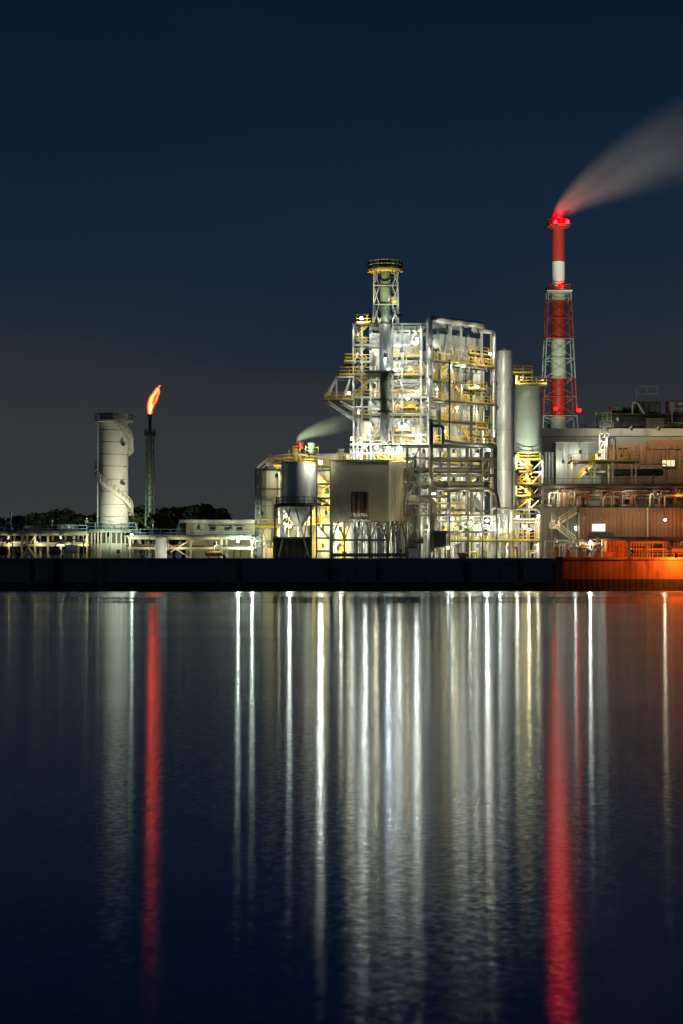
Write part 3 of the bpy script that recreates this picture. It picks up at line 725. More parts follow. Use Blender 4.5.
MB().pbox(412, 421, 425, 437, Y + 4, Y + 6).build('cabinet', 'white', T); MB().pbox(394, 399, 452, 461, Y + 3, Y + 5).build('cabinet', 'cream', T)
MB().pbox(400, 416, 404, 408, Y + 1, Y + 3).build('cabinet', 'yellow', T)
for i in range(44):
    px = rr.uniform(354, 426); k_ = rr.choice([(345, 362), (362, 374), (375, 397), (398, 415), (415, 435), (435, 444), (446, 462)]); yy = Y + rr.uniform(.2, 2.8)
    if rr.random() < .55: pts = [(xp(px), yy, zr(k_[1])), (xp(px), yy, zr(k_[0]))]
    else: q_ = rr.uniform(3, 14); px = min(px, 427 - q_); zz = zr(k_[0] + rr.uniform(.5, 5)); pts = [(xp(px), yy, zz), (xp(px + q_), yy, zz)]
    pipe(T, rr.choice(['white', 'galv', 'yellow', 'dark', 'silver']), pts, rr.uniform(.045, .085), 6, name='conduit')
# lamps of the tower (px, row, depth, watts)
for px, r, dy, w, c in ((361.5, 319.5, -1.2, 260, COOL), (366, 337, 2.5, 320, COOL), (385, 345, -2.3, 210, BLUEW), (398, 338, 3.2, 720, BLUEW), (415, 338, 3.2, 720, BLUEW), (359, 352, 2.4, 300, COOL), (373, 352, 4.5, 450, COOL),
                      (397, 358, 2.3, 520, COOL), (417, 362, 2.0, 420, COOL), (349, 392, 2.2, 160, WARM), (334, 394, 3, 120, WARM), (347, 371, 2, 120, WARM), (368, 380, 2.8, 420, COOL), (403, 388, 2.2, 620, COOL), (418, 390, 2.4, 360, COOL),
                      (376, 404, 2, 350, COOL), (398, 402, 2.2, 520, COOL), (362, 412, 2.0, 330, COOL), (406, 420, 2.4, 680, BLUEW), (416, 424, 2, 560, BLUEW), (372, 422, 3, 420, COOL), (397, 422, 4, 420, COOL), (416.5, 436.5, -.8, 380, COOL), (368, 436, 3, 360, COOL),
                      (365, 449, -4, 520, COOL), (388, 449, -4, 520, BLUEW), (405, 449, 1, 480, COOL), (418, 452, 2, 420, COOL), (352, 455, 1, 360, COOL)):
    bare = px in (361.5, 365, 388, 416.5, 349, 418); lamp(T, (xp(px), Y + dy, zr(r)), w * (1.0 if bare else .36), c, bare=bare)

# exhaust stack in a lattice cage at the front of the tower
Ys = 298.2; xs = X(385, Ys)
S = thing('exhaust_stack', 'round steel exhaust stack in a lattice cage with a yellow platform round its top', 'stack', (xs, Ys, zr(441)))
def zs(r): return Z(r, Ys)
rS = 5.6 * K * Ys
MB().lathe([(rS, zs(323)), (rS, zs(262)), (rS + .1, zs(262)), (rS + .1, zs(260.8)), (rS - .15, zs(260.8))], xs, Ys, 28).build('upper_shell', 'greensteel', S)
MB().lathe([(rS, zs(371)), (rS, zs(323.1))], xs, Ys, 28).build('middle_shell', 'silver', S)
MB().lathe([(rS * .9, zs(410)), (rS * .9, zs(373))], xs, Ys, 28).build('lower_shell', 'greensteel', S)
MB().lathe([(.3, zs(443)), (rS * .85, zs(441)), (rS * .85, zs(414)), (rS * .5, zs(410.3))], xs, Ys, 28).build('bottom_shell', 'galv', S)
for r in (411.5, 372, 323.05, 306, 287, 400):
    MB().lathe([(rS - .1, zs(r) - .14), (rS + .22, zs(r) - .14), (rS + .22, zs(r) + .14), (rS - .1, zs(r) + .14)], xs, Ys, 28).build('flange', 'dark', S)
MB().box(X(366, Ys), X(395, Ys), Ys - 1.6, Ys + 1.7, zs(372.6), zs(371.4)).build('platform', 'dark', S)
cg = []
for px in (373, 398.5):
    for dy in (-1.6, 1.6): bar(S, 'cage_leg', 'galv', (X(px, Ys), Ys + dy, zs(324)), (X(px, Ys) * .35 + X(375 if px < 385 else 396, Ys) * .65, Ys + dy, zs(270)), .2)
for r0, r1 in ((323, 306), (306, 287), (287, 271)):
    s = MB(); a, b = X(373.5, Ys), X(397.8, Ys)
    for dy in (-1.6, 1.6):
        s.bar((a, Ys + dy, zs(r1)), (b, Ys + dy, zs(r1)), .16)
        s.bar((a, Ys + dy, zs(r0)), (X(379, Ys), Ys + dy, zs(r1)), .13).bar((b, Ys + dy, zs(r0)), (X(392, Ys), Ys + dy, zs(r1)), .13)
        s.bar((X(379, Ys), Ys + dy, zs(r0)), (a, Ys + dy, zs(r1)), .11).bar((X(392, Ys), Ys + dy, zs(r0)), (b, Ys + dy, zs(r1)), .11)
    for xx in (a, b): s.bar((xx, Ys - 1.6, zs(r0)), (xx, Ys + 1.6, zs(r1)), .13).bar((xx, Ys + 1.6, zs(r0)), (xx, Ys - 1.6, zs(r1)), .13)
    s.build('cage_brace', 'galv', S)
zt = zs(270)
d = MB().lathe([(rS + .05, zt - .3), (2.65, zt - .3), (2.65, zt), (rS + .05, zt)], xs, Ys, 24, cap=False).build('platform', 'yellow', S)
MB().rail([(xs + 2.55 * math.cos(k * PI / 10), Ys + 2.55 * math.sin(k * PI / 10), zt) for k in range(21)], 1.2, .8, .1).build('handrail', 'yellow', d)
for k in range(5):
    a = k * 1.26; bar(S, 'lightning_rod', 'dark', (xs + .8 * math.cos(a), Ys + .8 * math.sin(a), zs(261)), (xs + .8 * math.cos(a), Ys + .8 * math.sin(a), zs(257.5)), .06)
MB().pbox(391.5, 397, 297, 303.5, Ys + .3, Ys + 1.4).build('cabinet', 'yellow', S)
lamp(S, (X(391, Ys), Ys - 2.6, zs(320)), 160, GREEN); lamp(S, (X(379, Ys), Ys - 3.4, zs(319)), 130, GREEN); lamp(S, (X(385, Ys), Ys - 3.0, zs(358)), 260, BLUEW)
lamp(S, (X(394, Ys), Ys - .8, zs(299)), 50, WARM)
flood(S, (X(371, 293), 292.6, zs(319)), (xs, Ys - 1, zs(268)), 2600, WARM, 70); flood(S, (X(399, 293), 292.6, zs(319)), (xs, Ys - 1, zs(280)), 1700, GREEN, 80)  # floods on arms, added to light the top platform and its rails
for px in (371, 399): bar(S, 'fill_arm', 'galv', (X(px, 293), 292.9, zs(322)), (X(px, 299), 299.8, zs(323.5)), .14)
lamp(S, (X(386, Ys), Ys - 3.5, zs(428)), 90, BLUEW)
lamp(T, (xp(416.3), Y - 1.0, zr(331)), 150, GREEN)

for px, r, w, c_ in ((352, 440, 200, COOL), (376, 449, 260, WARM), (399, 449, 330, COOL), (407, 400, 170, WARM), (395, 372, 200, BLUEW)): lamp(T, (xp(px), Y - 3, zr(r)), w, c_, .2, bare=True)
# fill lamps added before the boiler tower to brighten its front
rl = random.Random(8)
for i, r in enumerate((335, 350, 366, 386, 404, 424, 440, 455)):
    for k, px in enumerate((358, 372, 386, 399, 412, 423)):
        lamp(T, (xp(px + rl.uniform(-3, 3)), Y - 1.3 + rl.uniform(-.3, .3), zr(r + rl.uniform(-3, 3))), rl.uniform(60, 115), COOL if rl.random() < .35 else BLUEW)

# ------------------------------------------------------------------ receding pipework tower
ang = math.radians(45)
O = Vector((X(429, 300), 300, 0))
MR = Matrix.Translation(O) @ Matrix.Rotation(ang, 4, 'Z')
R = thing('process_tower', 'process tower crammed with pipes and yellow railed decks, turned away beside the white boiler tower', 'process tower', (O.x, O.y, G), ang)
LX = 14.3
for i, lx in enumerate((0, 2.4, 4.8, 7.2, 9.6, 12, 14.3)):
    bar(R, 'column', 'dark' if i in (1, 4) else 'galv', (lx, 0, G), (lx, 0, zr(322 if i not in (1, 4) else 352)), .3, None, MR)
    if lx > 4: bar(R, 'column', 'galv', (lx, 4.8, G), (lx, 4.8, zr(324)), .3, None, MR)
levels = [361, 379, 399.5, 419, 443, 462, 487, 508, 532]
for i, r in enumerate(levels):
    z = zr(r)
    bar(R, 'beam', 'dark' if i % 2 else 'galv', (-.2, -.05, z - .2), (LX + .2, -.05, z - .2), .24, .34, MR)
    bar(R, 'beam', 'galv', (4, 4.7, z - .2), (LX + .2, 4.7, z - .2), .25, .36, MR)
    a, b = ((0, LX), (0, 7), (0, LX), (2, LX), (0, LX), (4, LX), (0, LX), (0, 10), (3, LX))[i]
    deck(R, a + .2, b - .2, -.9 if i % 2 == 0 else .25, 2.6, z, MR)
    if i in (0, 2, 4): deck(R, 9.5, LX - .2, .3, 2.4, z + 1.7 if i else z + 1.9, MR)
    if i in (1, 3): deck(R, 7 + i, 12.6, -.7, 2.2, z - .9, MR)
for a, za, b, zb in ((0, 443, 2.4, 419), (4.8, 419, 7.2, 399), (7.2, 379, 9.6, 361), (2.4, 462, 4.8, 443), (9.6, 443, 12, 419), (12, 487, 9.6, 462), (4.8, 508, 2.4, 487), (12, 399, 14.3, 379), (2.4, 361, 4.8, 335), (9.6, 361, 7.2, 335)):
    bar(R, 'brace', 'galv', (a, .05, zr(za)), (b, .05, zr(zb)), .15, None, MR)
c = MB(MR).corr(5.6, LX - .1, G, zr(345), 5.1, 1.8, 1.4, .05); c.build('casing', 'white', R); MB(MR).box(13.85, 14.12, 1.3, 6.9, G, zr(347)).build('casing', 'white', R)
for a, b in ((3.6, 6.2), (6.4, 9.6), (9.9, 13.4)):
    MB(MR).corr(a, b, zr(345 if a < 6 else 342.5), zr(331), 1.2, 2.2, .7, .06).build('duct_casing', 'galv', R)
MB(MR).box(5, 10, 2, 4.6, zr(323.5), zr(318)).build('roof_duct', 'silver', R)
for a in (7.0, 9.6):
    s = MB(MR); z1, z0 = zr(343.2), zr(359)
    s.add([(a - 1.15, .7, z1), (a + 1.15, .7, z1), (a + 1.15, 3, z1), (a - 1.15, 3, z1), (a - .35, 1.5, z0), (a + .35, 1.5, z0), (a + .35, 2.2, z0), (a - .35, 2.2, z0)], [(0, 1, 5, 4), (1, 2, 6, 5), (2, 3, 7, 6), (3, 0, 4, 7), (0, 3, 2, 1), (4, 5, 6, 7)])
    s.build('hopper', 'silver', R)
rr = random.Random(9)
pm = ['white', 'silver', 'silver', 'galv', 'white', 'white', 'cream', 'yellow']
zl = [zr(r) for r in levels] + [zr(345)]
zsort = sorted([G] + [zr(r) for r in levels] + [zr(345)])
for i in range(95):
    k = rr.randrange(len(zsort) - 1); a = zsort[k]; b = zsort[min(len(zsort) - 1, k + rr.choice([1, 1, 1, 2]))]
    lx = rr.uniform(.5, LX - .5); ly = rr.uniform(.5, min(4.4, 1.2 + lx)); r = rr.choice([.06, .08, .1, .13, .17, .24])
    u_ = rr.random()
    if u_ < .4: pts = [(lx, ly, a), (lx, ly, b)]
    elif u_ < .72:
        w_ = rr.uniform(1.5, 5); lx = min(lx, LX - w_ - .3); zz = a + (b - a) * rr.uniform(.25, .8)
        pts = [(lx, ly, a), (lx, ly, zz), (lx + w_, ly, zz), (lx + w_, ly, b)]
    else:
        w_ = rr.uniform(2.5, 7); lx = min(lx, LX - w_); zz = a + (b - a) * rr.uniform(.3, .85)
        pts = [(lx, ly, zz), (lx + w_, ly, zz)]
    pipe(R, rr.choice(pm), pts, r, 8, r * 2.2, MR)
for i in range(24):
    lx = rr.uniform(1.5, LX - 1); k = rr.randrange(1, len(zsort) - 1); a = zsort[k]; hgt = rr.uniform(1.6, 2.8)
    vessel(R, lx, rr.uniform(1.2, min(4.2, 1.3 + lx)), a + .1, min(a + hgt, zsort[k + 1] - .3) if zsort[k + 1] - a > 2 else a + 1.6, rr.uniform(.35, .75), rr.choice(['white', 'silver', 'cream', 'white']), MR, n=14)
for i in range(18):
    lx = rr.uniform(.6, LX - 1.2); k = rr.randrange(1, len(zsort) - 1); a = zsort[k]; w_ = rr.uniform(.4, 1.0)
    MB(MR).box(lx, lx + w_, .9, 1.6, a + .1, a + rr.uniform(.9, 1.8)).build('cabinet', rr.choice(['white', 'galv', 'yellow', 'white']), R)
for i in range(1, 9):
    x_ = (3.5, 7.2, 5.2, 8.5, 5, 9.5, 3.6, 7)[i - 1]; a, b = zl[i], zl[i - 1]
    d_ = 1 if i % 2 else -1
    stair(R, (x_ - d_ * 1.8, .6, a), (x_ + d_ * 1.8, .6, b), .8, 'yellow', MR)
rows_ = levels + [555]
for i, r in enumerate(rows_):
    z = zr(r) + 2.1 if r < 550 else G + 2.2
    for j, lx in enumerate((2.6, 6.6, 10.4, 13.2)):
        if (i * 5 + j) % 9 == 3: continue
        lamp(R, MR @ Vector((lx + ((i * 37 + j * 11) % 7 - 3) * .25, (2.6, 1.6, 3.4)[(i + j) % 3] if lx > 3 else 1.6, z)), (100, 150, 120, 140)[(i * 3 + j) % 4] * (1.0 if i < 4 else 1.8), (COOL, WARM, COOL, GREEN, COOL)[(i + 2 * j) % 5])
    for j, lx in enumerate((1.2, 3.9, 6.5, 9.1, 11.7)):  # hooded lamps of this front row are added fill on the tower face
        bare = (i, j) in ((0, 4), (3, 1), (5, 4), (7, 2), (2, 3), (4, 0), (6, 3), (8, 1), (1, 2))
        lamp(R, MR @ Vector((lx + rl.uniform(-.6, .6), -1.5 + rl.uniform(-.3, .2), z + rl.uniform(-.5, .4))), rl.uniform(60, 125) * (2.2 if bare else (1 if i < 4 else 1.7)), (COOL, WARM, COOL)[(i + j) % 3], bare=bare)
for i in range(44):
    lx = rr.uniform(.3, LX - .3); k = rr.randrange(len(zsort) - 1); a = zsort[k]; b = zsort[k + 1]
    ly = rr.uniform(-.3, 1.2)
    if rr.random() < .6: pts = [(lx, ly, a), (lx, ly, b)]
    else:
        w_ = rr.uniform(1.5, 4); lx = min(lx, LX - w_); zz = a + (b - a) * rr.uniform(.5, .95); pts = [(lx, ly, zz), (lx + w_, ly, zz)]
    pipe(R, rr.choice(['white', 'galv', 'yellow', 'dark', 'silver']), pts, rr.uniform(.045, .08), 6, 0, MR, name='conduit')
# the big roof pipe with its two drop legs
bp = thing('roof_pipe', 'large silver pipe arching over the roof of the process tower with two drop legs', 'pipe', (O.x, O.y - 1, zr(397)))
s = MB(MR); s.tube([(-.9, -.9, zr(397)), (-.9, -.9, zr(319.5)), (3, -.9, zr(319.5)), (11.6, -.9, zr(319.8)), (11.6, .7, zr(320)), (11.6, .7, zr(326))], .5, 14, .7); s.build('main_run', 'silver', bp)
s = MB(MR); s.tube([(9.4, -.5, zr(324.5)), (14.4, -.5, zr(324.8)), (14.4, -.5, zr(440))], .34, 12, .7); s.build('drop_leg', 'silver', bp)
s = MB(MR); s.tube([(4, .4, zr(316)), (12.6, .4, zr(316)), (12.6, .4, zr(325))], .22, 10, .5); s.build('side_run', 'silver', bp)
for lx in (1.4, 4.4, 7.4, 10.4):
    bar(bp, 'support', 'galv', (lx, -.9, zr(324)), (lx, -.9, zr(322.8)), .5, .3, MR)
for z in (340, 360, 380): MB(MR).lathe([(.48, zr(z) - .12), (.66, zr(z) - .12), (.66, zr(z) + .12), (.48, zr(z) + .12)], -.9, -.9, 16).build('flange', 'galv', bp)
for z in (352, 376, 400, 424): MB(MR).lathe([(.32, zr(z) - .1), (.47, zr(z) - .1), (.47, zr(z) + .1), (.32, zr(z) + .1)], 14.4, -.5, 14).build('flange', 'galv', bp)
for lx, r in ((1, 328), (4.5, 328), (8, 328), (11.5, 330), (-2.6, 350), (-2.6, 380)): lamp(R, MR @ Vector((lx, -2.6, zr(r))), 270, COOL)  # lamps added off the face to brighten the roof pipe

# ------------------------------------------------------------------ tall grey column and green silo beside it
Yc = 316; xc = X(504.7, Yc); rc = 8.6 * K * Yc
t = thing('absorber_column', 'tall smooth pale grey absorber column standing at the end of the process tower', 'column vessel', (xc, Yc, G))
MB().lathe([(rc, G), (rc, Z(390, Yc) - .05), (rc + .04, Z(390, Yc)), (rc, Z(390, Yc) + .05), (rc, Z(351.5, Yc)), (rc * .8, Z(350.3, Yc)), (.1, Z(349.5, Yc))], xc, Yc, 40).build('shell', 'column', t)
MB().lathe([(.35, Z(350, Yc)), (.35, Z(348, Yc)), (.1, Z(347.8, Yc))], xc, Yc, 12).build('nozzle', 'galv', t)
for r in (390, 430, 470): MB().lathe([(rc + .02, Z(r, Yc) - .06), (rc + .07, Z(r, Yc) - .06), (rc + .07, Z(r, Yc) + .06), (rc + .02, Z(r, Yc) + .06)], xc, Yc, 40, cap=False).build('seam_ring', 'galv', t)
pipe(t, 'galv', [(xc - rc - .3, Yc - .3, Z(356, Yc)), (xc - rc - .3, Yc - .3, G)], .14)
for px, r, w in ((496, 360, 420), (496, 384, 420), (497, 408, 450), (494, 436, 520), (494, 470, 420), (495, 500, 300)): lamp(t, (X(px, 310), 310.5, Z(r, 310)), w, COOL)
for r in (360, 384, 408, 436, 470, 500): bar(t, 'lamp_arm', 'galv', (X(496, 310), 311.1, Z(r, 310) + .5), (xc - 1.0, Yc - rc + .4, Z(r, 310) + .5), .08)
Yg = 333; xg = X(528, Yg); rg = 13.8 * K * Yg
t = thing('bulk_silo', 'large green grey silo with a yellow railed roof on a white steel stair frame', 'silo', (xg, Yg, G))
MB().lathe([(rg * .55, Z(461, Yg)), (rg, Z(455, Yg)), (rg, Z(386.5, Yg)), (rg * .5, Z(384, Yg)), (.1, Z(383.5, Yg))], xg, Yg, 40).build('shell', 'silo', t)
for r in (400, 420, 438): MB().lathe([(rg, Z(r, Yg) - .05), (rg + .04, Z(r, Yg) - .05), (rg + .04, Z(r, Yg) + .05), (rg, Z(r, Yg) + .05)], xg, Yg, 40, cap=False).build('seam_ring', 'silo', t)
zt = Z(387.5, Yg)
deck(t, X(514, Yg), X(546, Yg), Yg - rg - .5, Yg + 2, zt + .3, rails=('f', 'r', 'b'), th=.25, name='roof_deck')
deck(t, X(511, Yg), X(533, Yg), Yg - 2, Yg + 1.6, Z(374, Yg), rails=('f', 'r', 'b', 'l'), th=.25, name='roof_deck')
for px in (515, 522, 531): bar(t, 'post', 'galv', (X(px, Yg), Yg - 1.6, zt), (X(px, Yg), Yg - 1.6, Z(374.5, Yg)), .22)
MB().lathe([(.5, zt + .3), (.5, Z(377, Yg)), (.2, Z(376, Yg))], X(517, Yg), Yg - 1.2, 12).build('vent_filter', 'cream', t)
for px in (536, 540): bar(t, 'vent_pipe', 'galv', (X(px, Yg), Yg, zt), (X(px, Yg), Yg, Z(377, Yg)), .16)
for px in (515, 528, 541):
    for dy in (-2.2, 2.2): bar(t, 'leg', 'white', (X(px, Yg), Yg + dy, G), (X(px, Yg), Yg + dy, Z(456, Yg)), .32)
s = MB()
lv = [461, 473, 485, 497, 509]
for r in lv: s.bar((X(515, Yg), Yg - 2.35, Z(r, Yg)), (X(541, Yg), Yg - 2.35, Z(r, Yg)), .24)
s.build('crossbeam', 'white', t)
for i in range(4):
    a, b = (516, 531) if i % 2 else (531, 516)
    stair(t, (X(a, Yg), Yg - 3.4, Z(lv[i + 1], Yg)), (X(b, Yg), Yg - 3.4, Z(lv[i], Yg)), .9)
    deck(t, X(514.5, Yg), X(529, Yg) if i % 2 else X(538, Yg), Yg - 4.0, Yg - 2.5, Z(lv[i], Yg), th=.15, rails=('f',), name='landing')
    bar(t, 'brace', 'white', (X(529, Yg), Yg - 2.3, Z(lv[i + 1], Yg)), (X(541, Yg), Yg - 2.3, Z(lv[i], Yg)), .2)
for px, r, dy, w, c in ((517, 381, -3.4, 330, WARM), (543, 382, -3, 130, WARM), (519, 466, -4.6, 420, COOL), (527, 478, -4.4, 480, WARM), (521, 492, -4.4, 460, COOL), (530, 503, -4.4, 520, WARM), (538, 470, -4, 260, COOL)):
    lamp(t, (X(px, Yg), Yg + dy, Z(r, Yg)), w * .75, c)
flood(t, (X(517, 325), 324.5, Z(470, 325)), (xg, Yg - 1, Z(420, Yg)), 7500, COOL, 90)

# ------------------------------------------------------------------ gallery behind, small stacks
Yb = 314
o = thing('conveyor_gallery', 'long cream lit hall with grey roof edge and one sloped end behind the silo', 'building', (X(310, Yb), Yb + 5, G))
a0, a1, xe = X(263, Yb), X(272, Yb), X(352, Yb)
s = MB(); pr_ = [(a0, G), (xe, G), (xe, Z(457.5, Yb)), (a1, Z(457.5, Yb)), (a0, Z(467, Yb))]
s.add([(x_, Yb, z_) for x_, z_ in pr_] + [(x_, Yb + 9, z_) for x_, z_ in pr_], [tuple(range(5)), tuple(range(5, 10))[::-1]] + [(i, 5 + i, 5 + (i + 1) % 5, (i + 1) % 5) for i in range(5)])
s.build('wall', 'cream', o)
s = MB().bar((a1 - .2, Yb + 4.3, Z(456.2, Yb)), (xe + .5, Yb + 4.3, Z(456.2, Yb)), 10.4, .35).bar((a1 - .1, Yb + 4.3, Z(456.2, Yb)), (a0 - .9, Yb + 4.3, Z(468, Yb)), 10.4, .35); s.build('roof', 'silver', o)
MB().tube([(a1 - .5, Yb - 1.1, Z(455, Yb)), (xe, Yb - 1.1, Z(455, Yb))], .22, 10).build('gutter_pipe', 'silver', o)
for r, a, b in ((467, 274, 350), (486, 316, 332), (505, 316, 332), (525, 262, 350)):
    deck(o, X(a, Yb), X(b, Yb), Yb - 1.8, Yb - .02, Z(r, Yb), rails=('f',), name='walkway')
for px in (266, 275, 284, 318, 330, 345):
    bar(o, 'wall_post', 'galv', (X(px, Yb), Yb - .2, G), (X(px, Yb), Yb - .2, Z(459, Yb)), .2)
rr = random.Random(5)
for i in range(18):
    px = rr.uniform(262, 350); r = rr.choice([.08, .12, .18, .25]); yy = Yb - rr.uniform(.5, 1.6); zt_ = Z(rr.uniform(462, 530), Yb)
    w_ = rr.uniform(-3, 3); pipe(o, rr.choice(['white', 'galv', 'yellow', 'silver']), [(X(px, Yb), yy, G), (X(px, Yb), yy, zt_), (X(px, Yb) + w_, yy, zt_)], r, 8, r * 2)
for px, r, w, c in ((270, 480, 260, COOL), (279, 470, 200, WARM), (324, 478, 420, COOL), (324, 500, 520, WARM), (323, 528, 520, COOL), (270, 532, 420, WARM), (285, 520, 420, COOL), (306, 518, 520, COOL), (340, 530, 620, COOL), (340, 545, 500, WARM), (360, 540, 520, COOL), (300, 462, 260, WARM), (344, 458, 260, COOL), (258, 545, 300, WARM)):
    lamp(o, (X(px, 310.5), 311.2, Z(r, 310.5)), w * 1.1, c)
def ministack(label, px, wpx, top, bot, Y, m, rail=None):
    x = X(px, Y); r = wpx * K * Y / 2
    t = thing('vent_stack', label, 'vent stack', (x, Y, Z(bot, Y)))
    MB().lathe([(r, Z(bot, Y)), (r, Z(top, Y)), (r + .12, Z(top, Y)), (r + .12, Z(top - 1, Y)), (r * .7, Z(top - 1, Y))], x, Y, 18).build('shell', m, t)
    for k in range(1, 4):
        z = Z(bot + (top - bot) * k / 4, Y); MB().lathe([(r, z - .08), (r + .1, z - .08), (r + .1, z + .08), (r, z + .08)], x, Y, 18, cap=False).build('band', 'yellow' if m != 'greensteel' else 'dark', t)
    s = MB()
    for sx in (-1, 1): s.bar((x + sx * (r + .35), Y - .4, Z(bot, Y)), (x + sx * (r + .35), Y - .4, Z(top + 2, Y)), .1)
    for k in range(6): zz = Z(bot, Y) + (Z(top + 2, Y) - Z(bot, Y)) * (k + .5) / 6; s.bar((x - r - .35, Y - .4, zz), (x + r + .35, Y - .4, zz), .06)
    s.build('ladder', 'yellow', t)
    return t
t1 = ministack('cream vent stack with yellow bands and a red rimmed top, trailing pale steam', 294.5, 6.5, 447, 466, 309, 'cream')
x = X(299, 309); MB().rail([(X(295, 309), 307.8, Z(449, 309)), (X(303, 309), 307.8, Z(449, 309))], 1.0, .7, .1).build('handrail', 'red', t1)
MB().tube([(x, 309, Z(449, 309)), (x, 309, Z(443, 309))], .42, 12).build('steam_outlet', 'red', t1)
ministack('stout dark green vent stack with yellow ladder above the silo', 312, 8, 444, 466, 309.5, 'greensteel')
lamp(t1, (X(305, 307), 306.8, Z(452, 307)), 90, WARM); flood(t1, (X(304, 307), 307.5, Z(456, 307)), (X(310, 309), 309, Z(434, 309)), 2600, GREEN, 90)  # flood added to light the steam
ministack('short bright white vent pipe above the cladded building roof', 341, 5, 450, 460, 309, 'white')

# ------------------------------------------------------------------ silo on legs
Yi = 299; xi = X(298.7, Yi); ri = 17.4 * K * Yi
t = thing('storage_silo', 'silver storage silo on a braced leg frame over a dark enclosure', 'silo', (xi, Yi, G))
MB().lathe([(ri, Z(505, Yi)), (ri, Z(464, Yi)), (ri * .6, Z(462, Yi)), (.1, Z(461.5, Yi))], xi, Yi, 44).build('shell', 'silver', t)
MB().lathe([(ri + .05, Z(505, Yi)), (ri + .18, Z(504.8, Yi)), (ri + .18, Z(504, Yi)), (ri + .05, Z(503.8, Yi))], xi, Yi, 44, cap=False).build('ring_beam', 'dark', t)
s = MB().rail([(xi + (ri + .8) * math.cos(k * PI / 12), Yi + (ri + .8) * math.sin(k * PI / 12), Z(505, Yi)) for k in range(25)], 1.1, .9, .08); s.build('handrail', 'dark', t)
MB().lathe([(ri, Z(505.3, Yi)), (ri + .95, Z(505.3, Yi)), (ri + .95, Z(505, Yi)), (ri, Z(505, Yi))], xi, Yi, 36, cap=False).build('walkway', 'dark', t)
MB().rail([(xi + (ri - .1) * math.cos(k * PI / 12), Yi + (ri - .1) * math.sin(k * PI / 12), Z(464, Yi)) for k in range(25)], 1.1, 1.2, .08).build('handrail', 'yellow', t)
MB().lathe([(.5, Z(531, Yi)), (.5, Z(527, Yi)), (ri * .96, Z(506, Yi))], xi, Yi, 30).build('hopper', 'galv', t)
for px in (275.5, 311):
    for yy in (Yi - 2.6, Yi + 2.6): bar(t, 'leg', 'dark', (X(px, Yi), yy, G), (X(px, Yi), yy, Z(505.5, Yi)), .26)
s = MB()
for yy in (Yi - 2.75, Yi + 2.75):
    s.bar((X(275, Yi), yy, Z(506, Yi)), (X(311.5, Yi), yy, Z(506, Yi)), .34).bar((X(275, Yi), yy, Z(538, Yi)), (X(311.5, Yi), yy, Z(538, Yi)), .24)
s.build('crossbeam', 'dark', t)
for a, b in ((291, 279), (296, 309), (279, 290), (309, 300)):
    bar(t, 'brace', 'galv', (X(a, Yi), Yi - 2.7 if a in (291, 296) else Yi + 2.5, Z(508, Yi)), (X(b, Yi), Yi - 2.7 if a in (291, 296) else Yi + 2.5, Z(557, Yi)), .22)
s = MB().corr(X(273, 296.2), X(310, 296.2), G, Z(537.5, 296.2), 296.4, 5, 1.0, .07); s.build('enclosure', 'black', t)
lamp(t, (X(289.5, 296), 295.9, Z(526, 296)), 480, COOL, .18, bare=True); bar(t, 'lamp_arm', 'galv', (X(289.5, 296), 296.2, Z(523.2, 296)), (X(289.5, 296), 297, Z(523, 296)), .08)
bar(t, 'lamp_arm', 'galv', (X(320, 296), 296.6, Z(459.6, 296)), (X(314, 297), 298, Z(459.6, 297)), .1)
lamp(t, (X(320.5, 296), 296.0, Z(462.5, 296)), 1150, COOL, .22, bare=True)
lamp(t, (X(341, 294), 293.6, Z(525, 296)), 200, COOL, bare=True)
# lattice tower and pale hopper by the silo
Yl = 301
t = thing('lattice_tower', 'grey open lattice tower with yellow band round a pale hopper, beside the silver silo', 'lattice tower', (X(268, Yl), Yl + 3, G))
for px in (255.5, 281):
    for yy in (Yl, Yl + 6): bar(t, 'column', 'galv', (X(px, Yl), yy, G), (X(px, Yl), yy, Z(469, Yl)), .22)
lv = [470, 489, 506, 524, 541, 557]
for a, b in zip(lv[:-1], lv[1:]):
    s = MB().bar((X(255, Yl), Yl - .02, Z(a, Yl)), (X(281, Yl), Yl - .02, Z(a, Yl)), .2)
    s.bar((X(255.5, Yl), Yl + .1, Z(b, Yl)), (X(260, Yl), Yl + .1, Z(a, Yl)), .13).bar((X(260, Yl), Yl + .1, Z(b, Yl)), (X(255.5, Yl), Yl + .1, Z(a, Yl)), .13).bar((X(260, Yl), Yl + .05, Z(b, Yl)), (X(260, Yl), Yl + .05, Z(a, Yl)), .14)
    if a > 520: s.bar((X(256, Yl), Yl + .1, Z(b, Yl)), (X(268, Yl), Yl + .1, Z(a, Yl)), .16).bar((X(281, Yl), Yl + .1, Z(b, Yl)), (X(268, Yl), Yl + .1, Z(a, Yl)), .16)
    s.bar((X(255.5, Yl), Yl, Z(a, Yl)), (X(255.5, Yl), Yl + 6, Z(b, Yl)), .13); s.build('brace', 'galv', t)
MB().rail([(X(255, Yl), Yl - .5, Z(527, Yl)), (X(277, Yl), Yl - .5, Z(527, Yl))], 1.1, 1.1, .1).build('handrail', 'yellow', t)
MB().box(X(255, Yl), X(277, Yl), Yl - .55, Yl + 5, Z(528, Yl), Z(527, Yl)).build('deck', 'yellow', t)
xh = X(269.5, Yl + 3); rh = 9 * K * 304
MB().lathe([(.35, Z(548, Yl + 3)), (.35, Z(545, Yl + 3)), (rh, Z(526, Yl + 3)), (rh, Z(470, Yl + 3)), (rh * .4, Z(466, Yl + 3))], xh, Yl + 3, 10).build('hopper', 'cream', t)
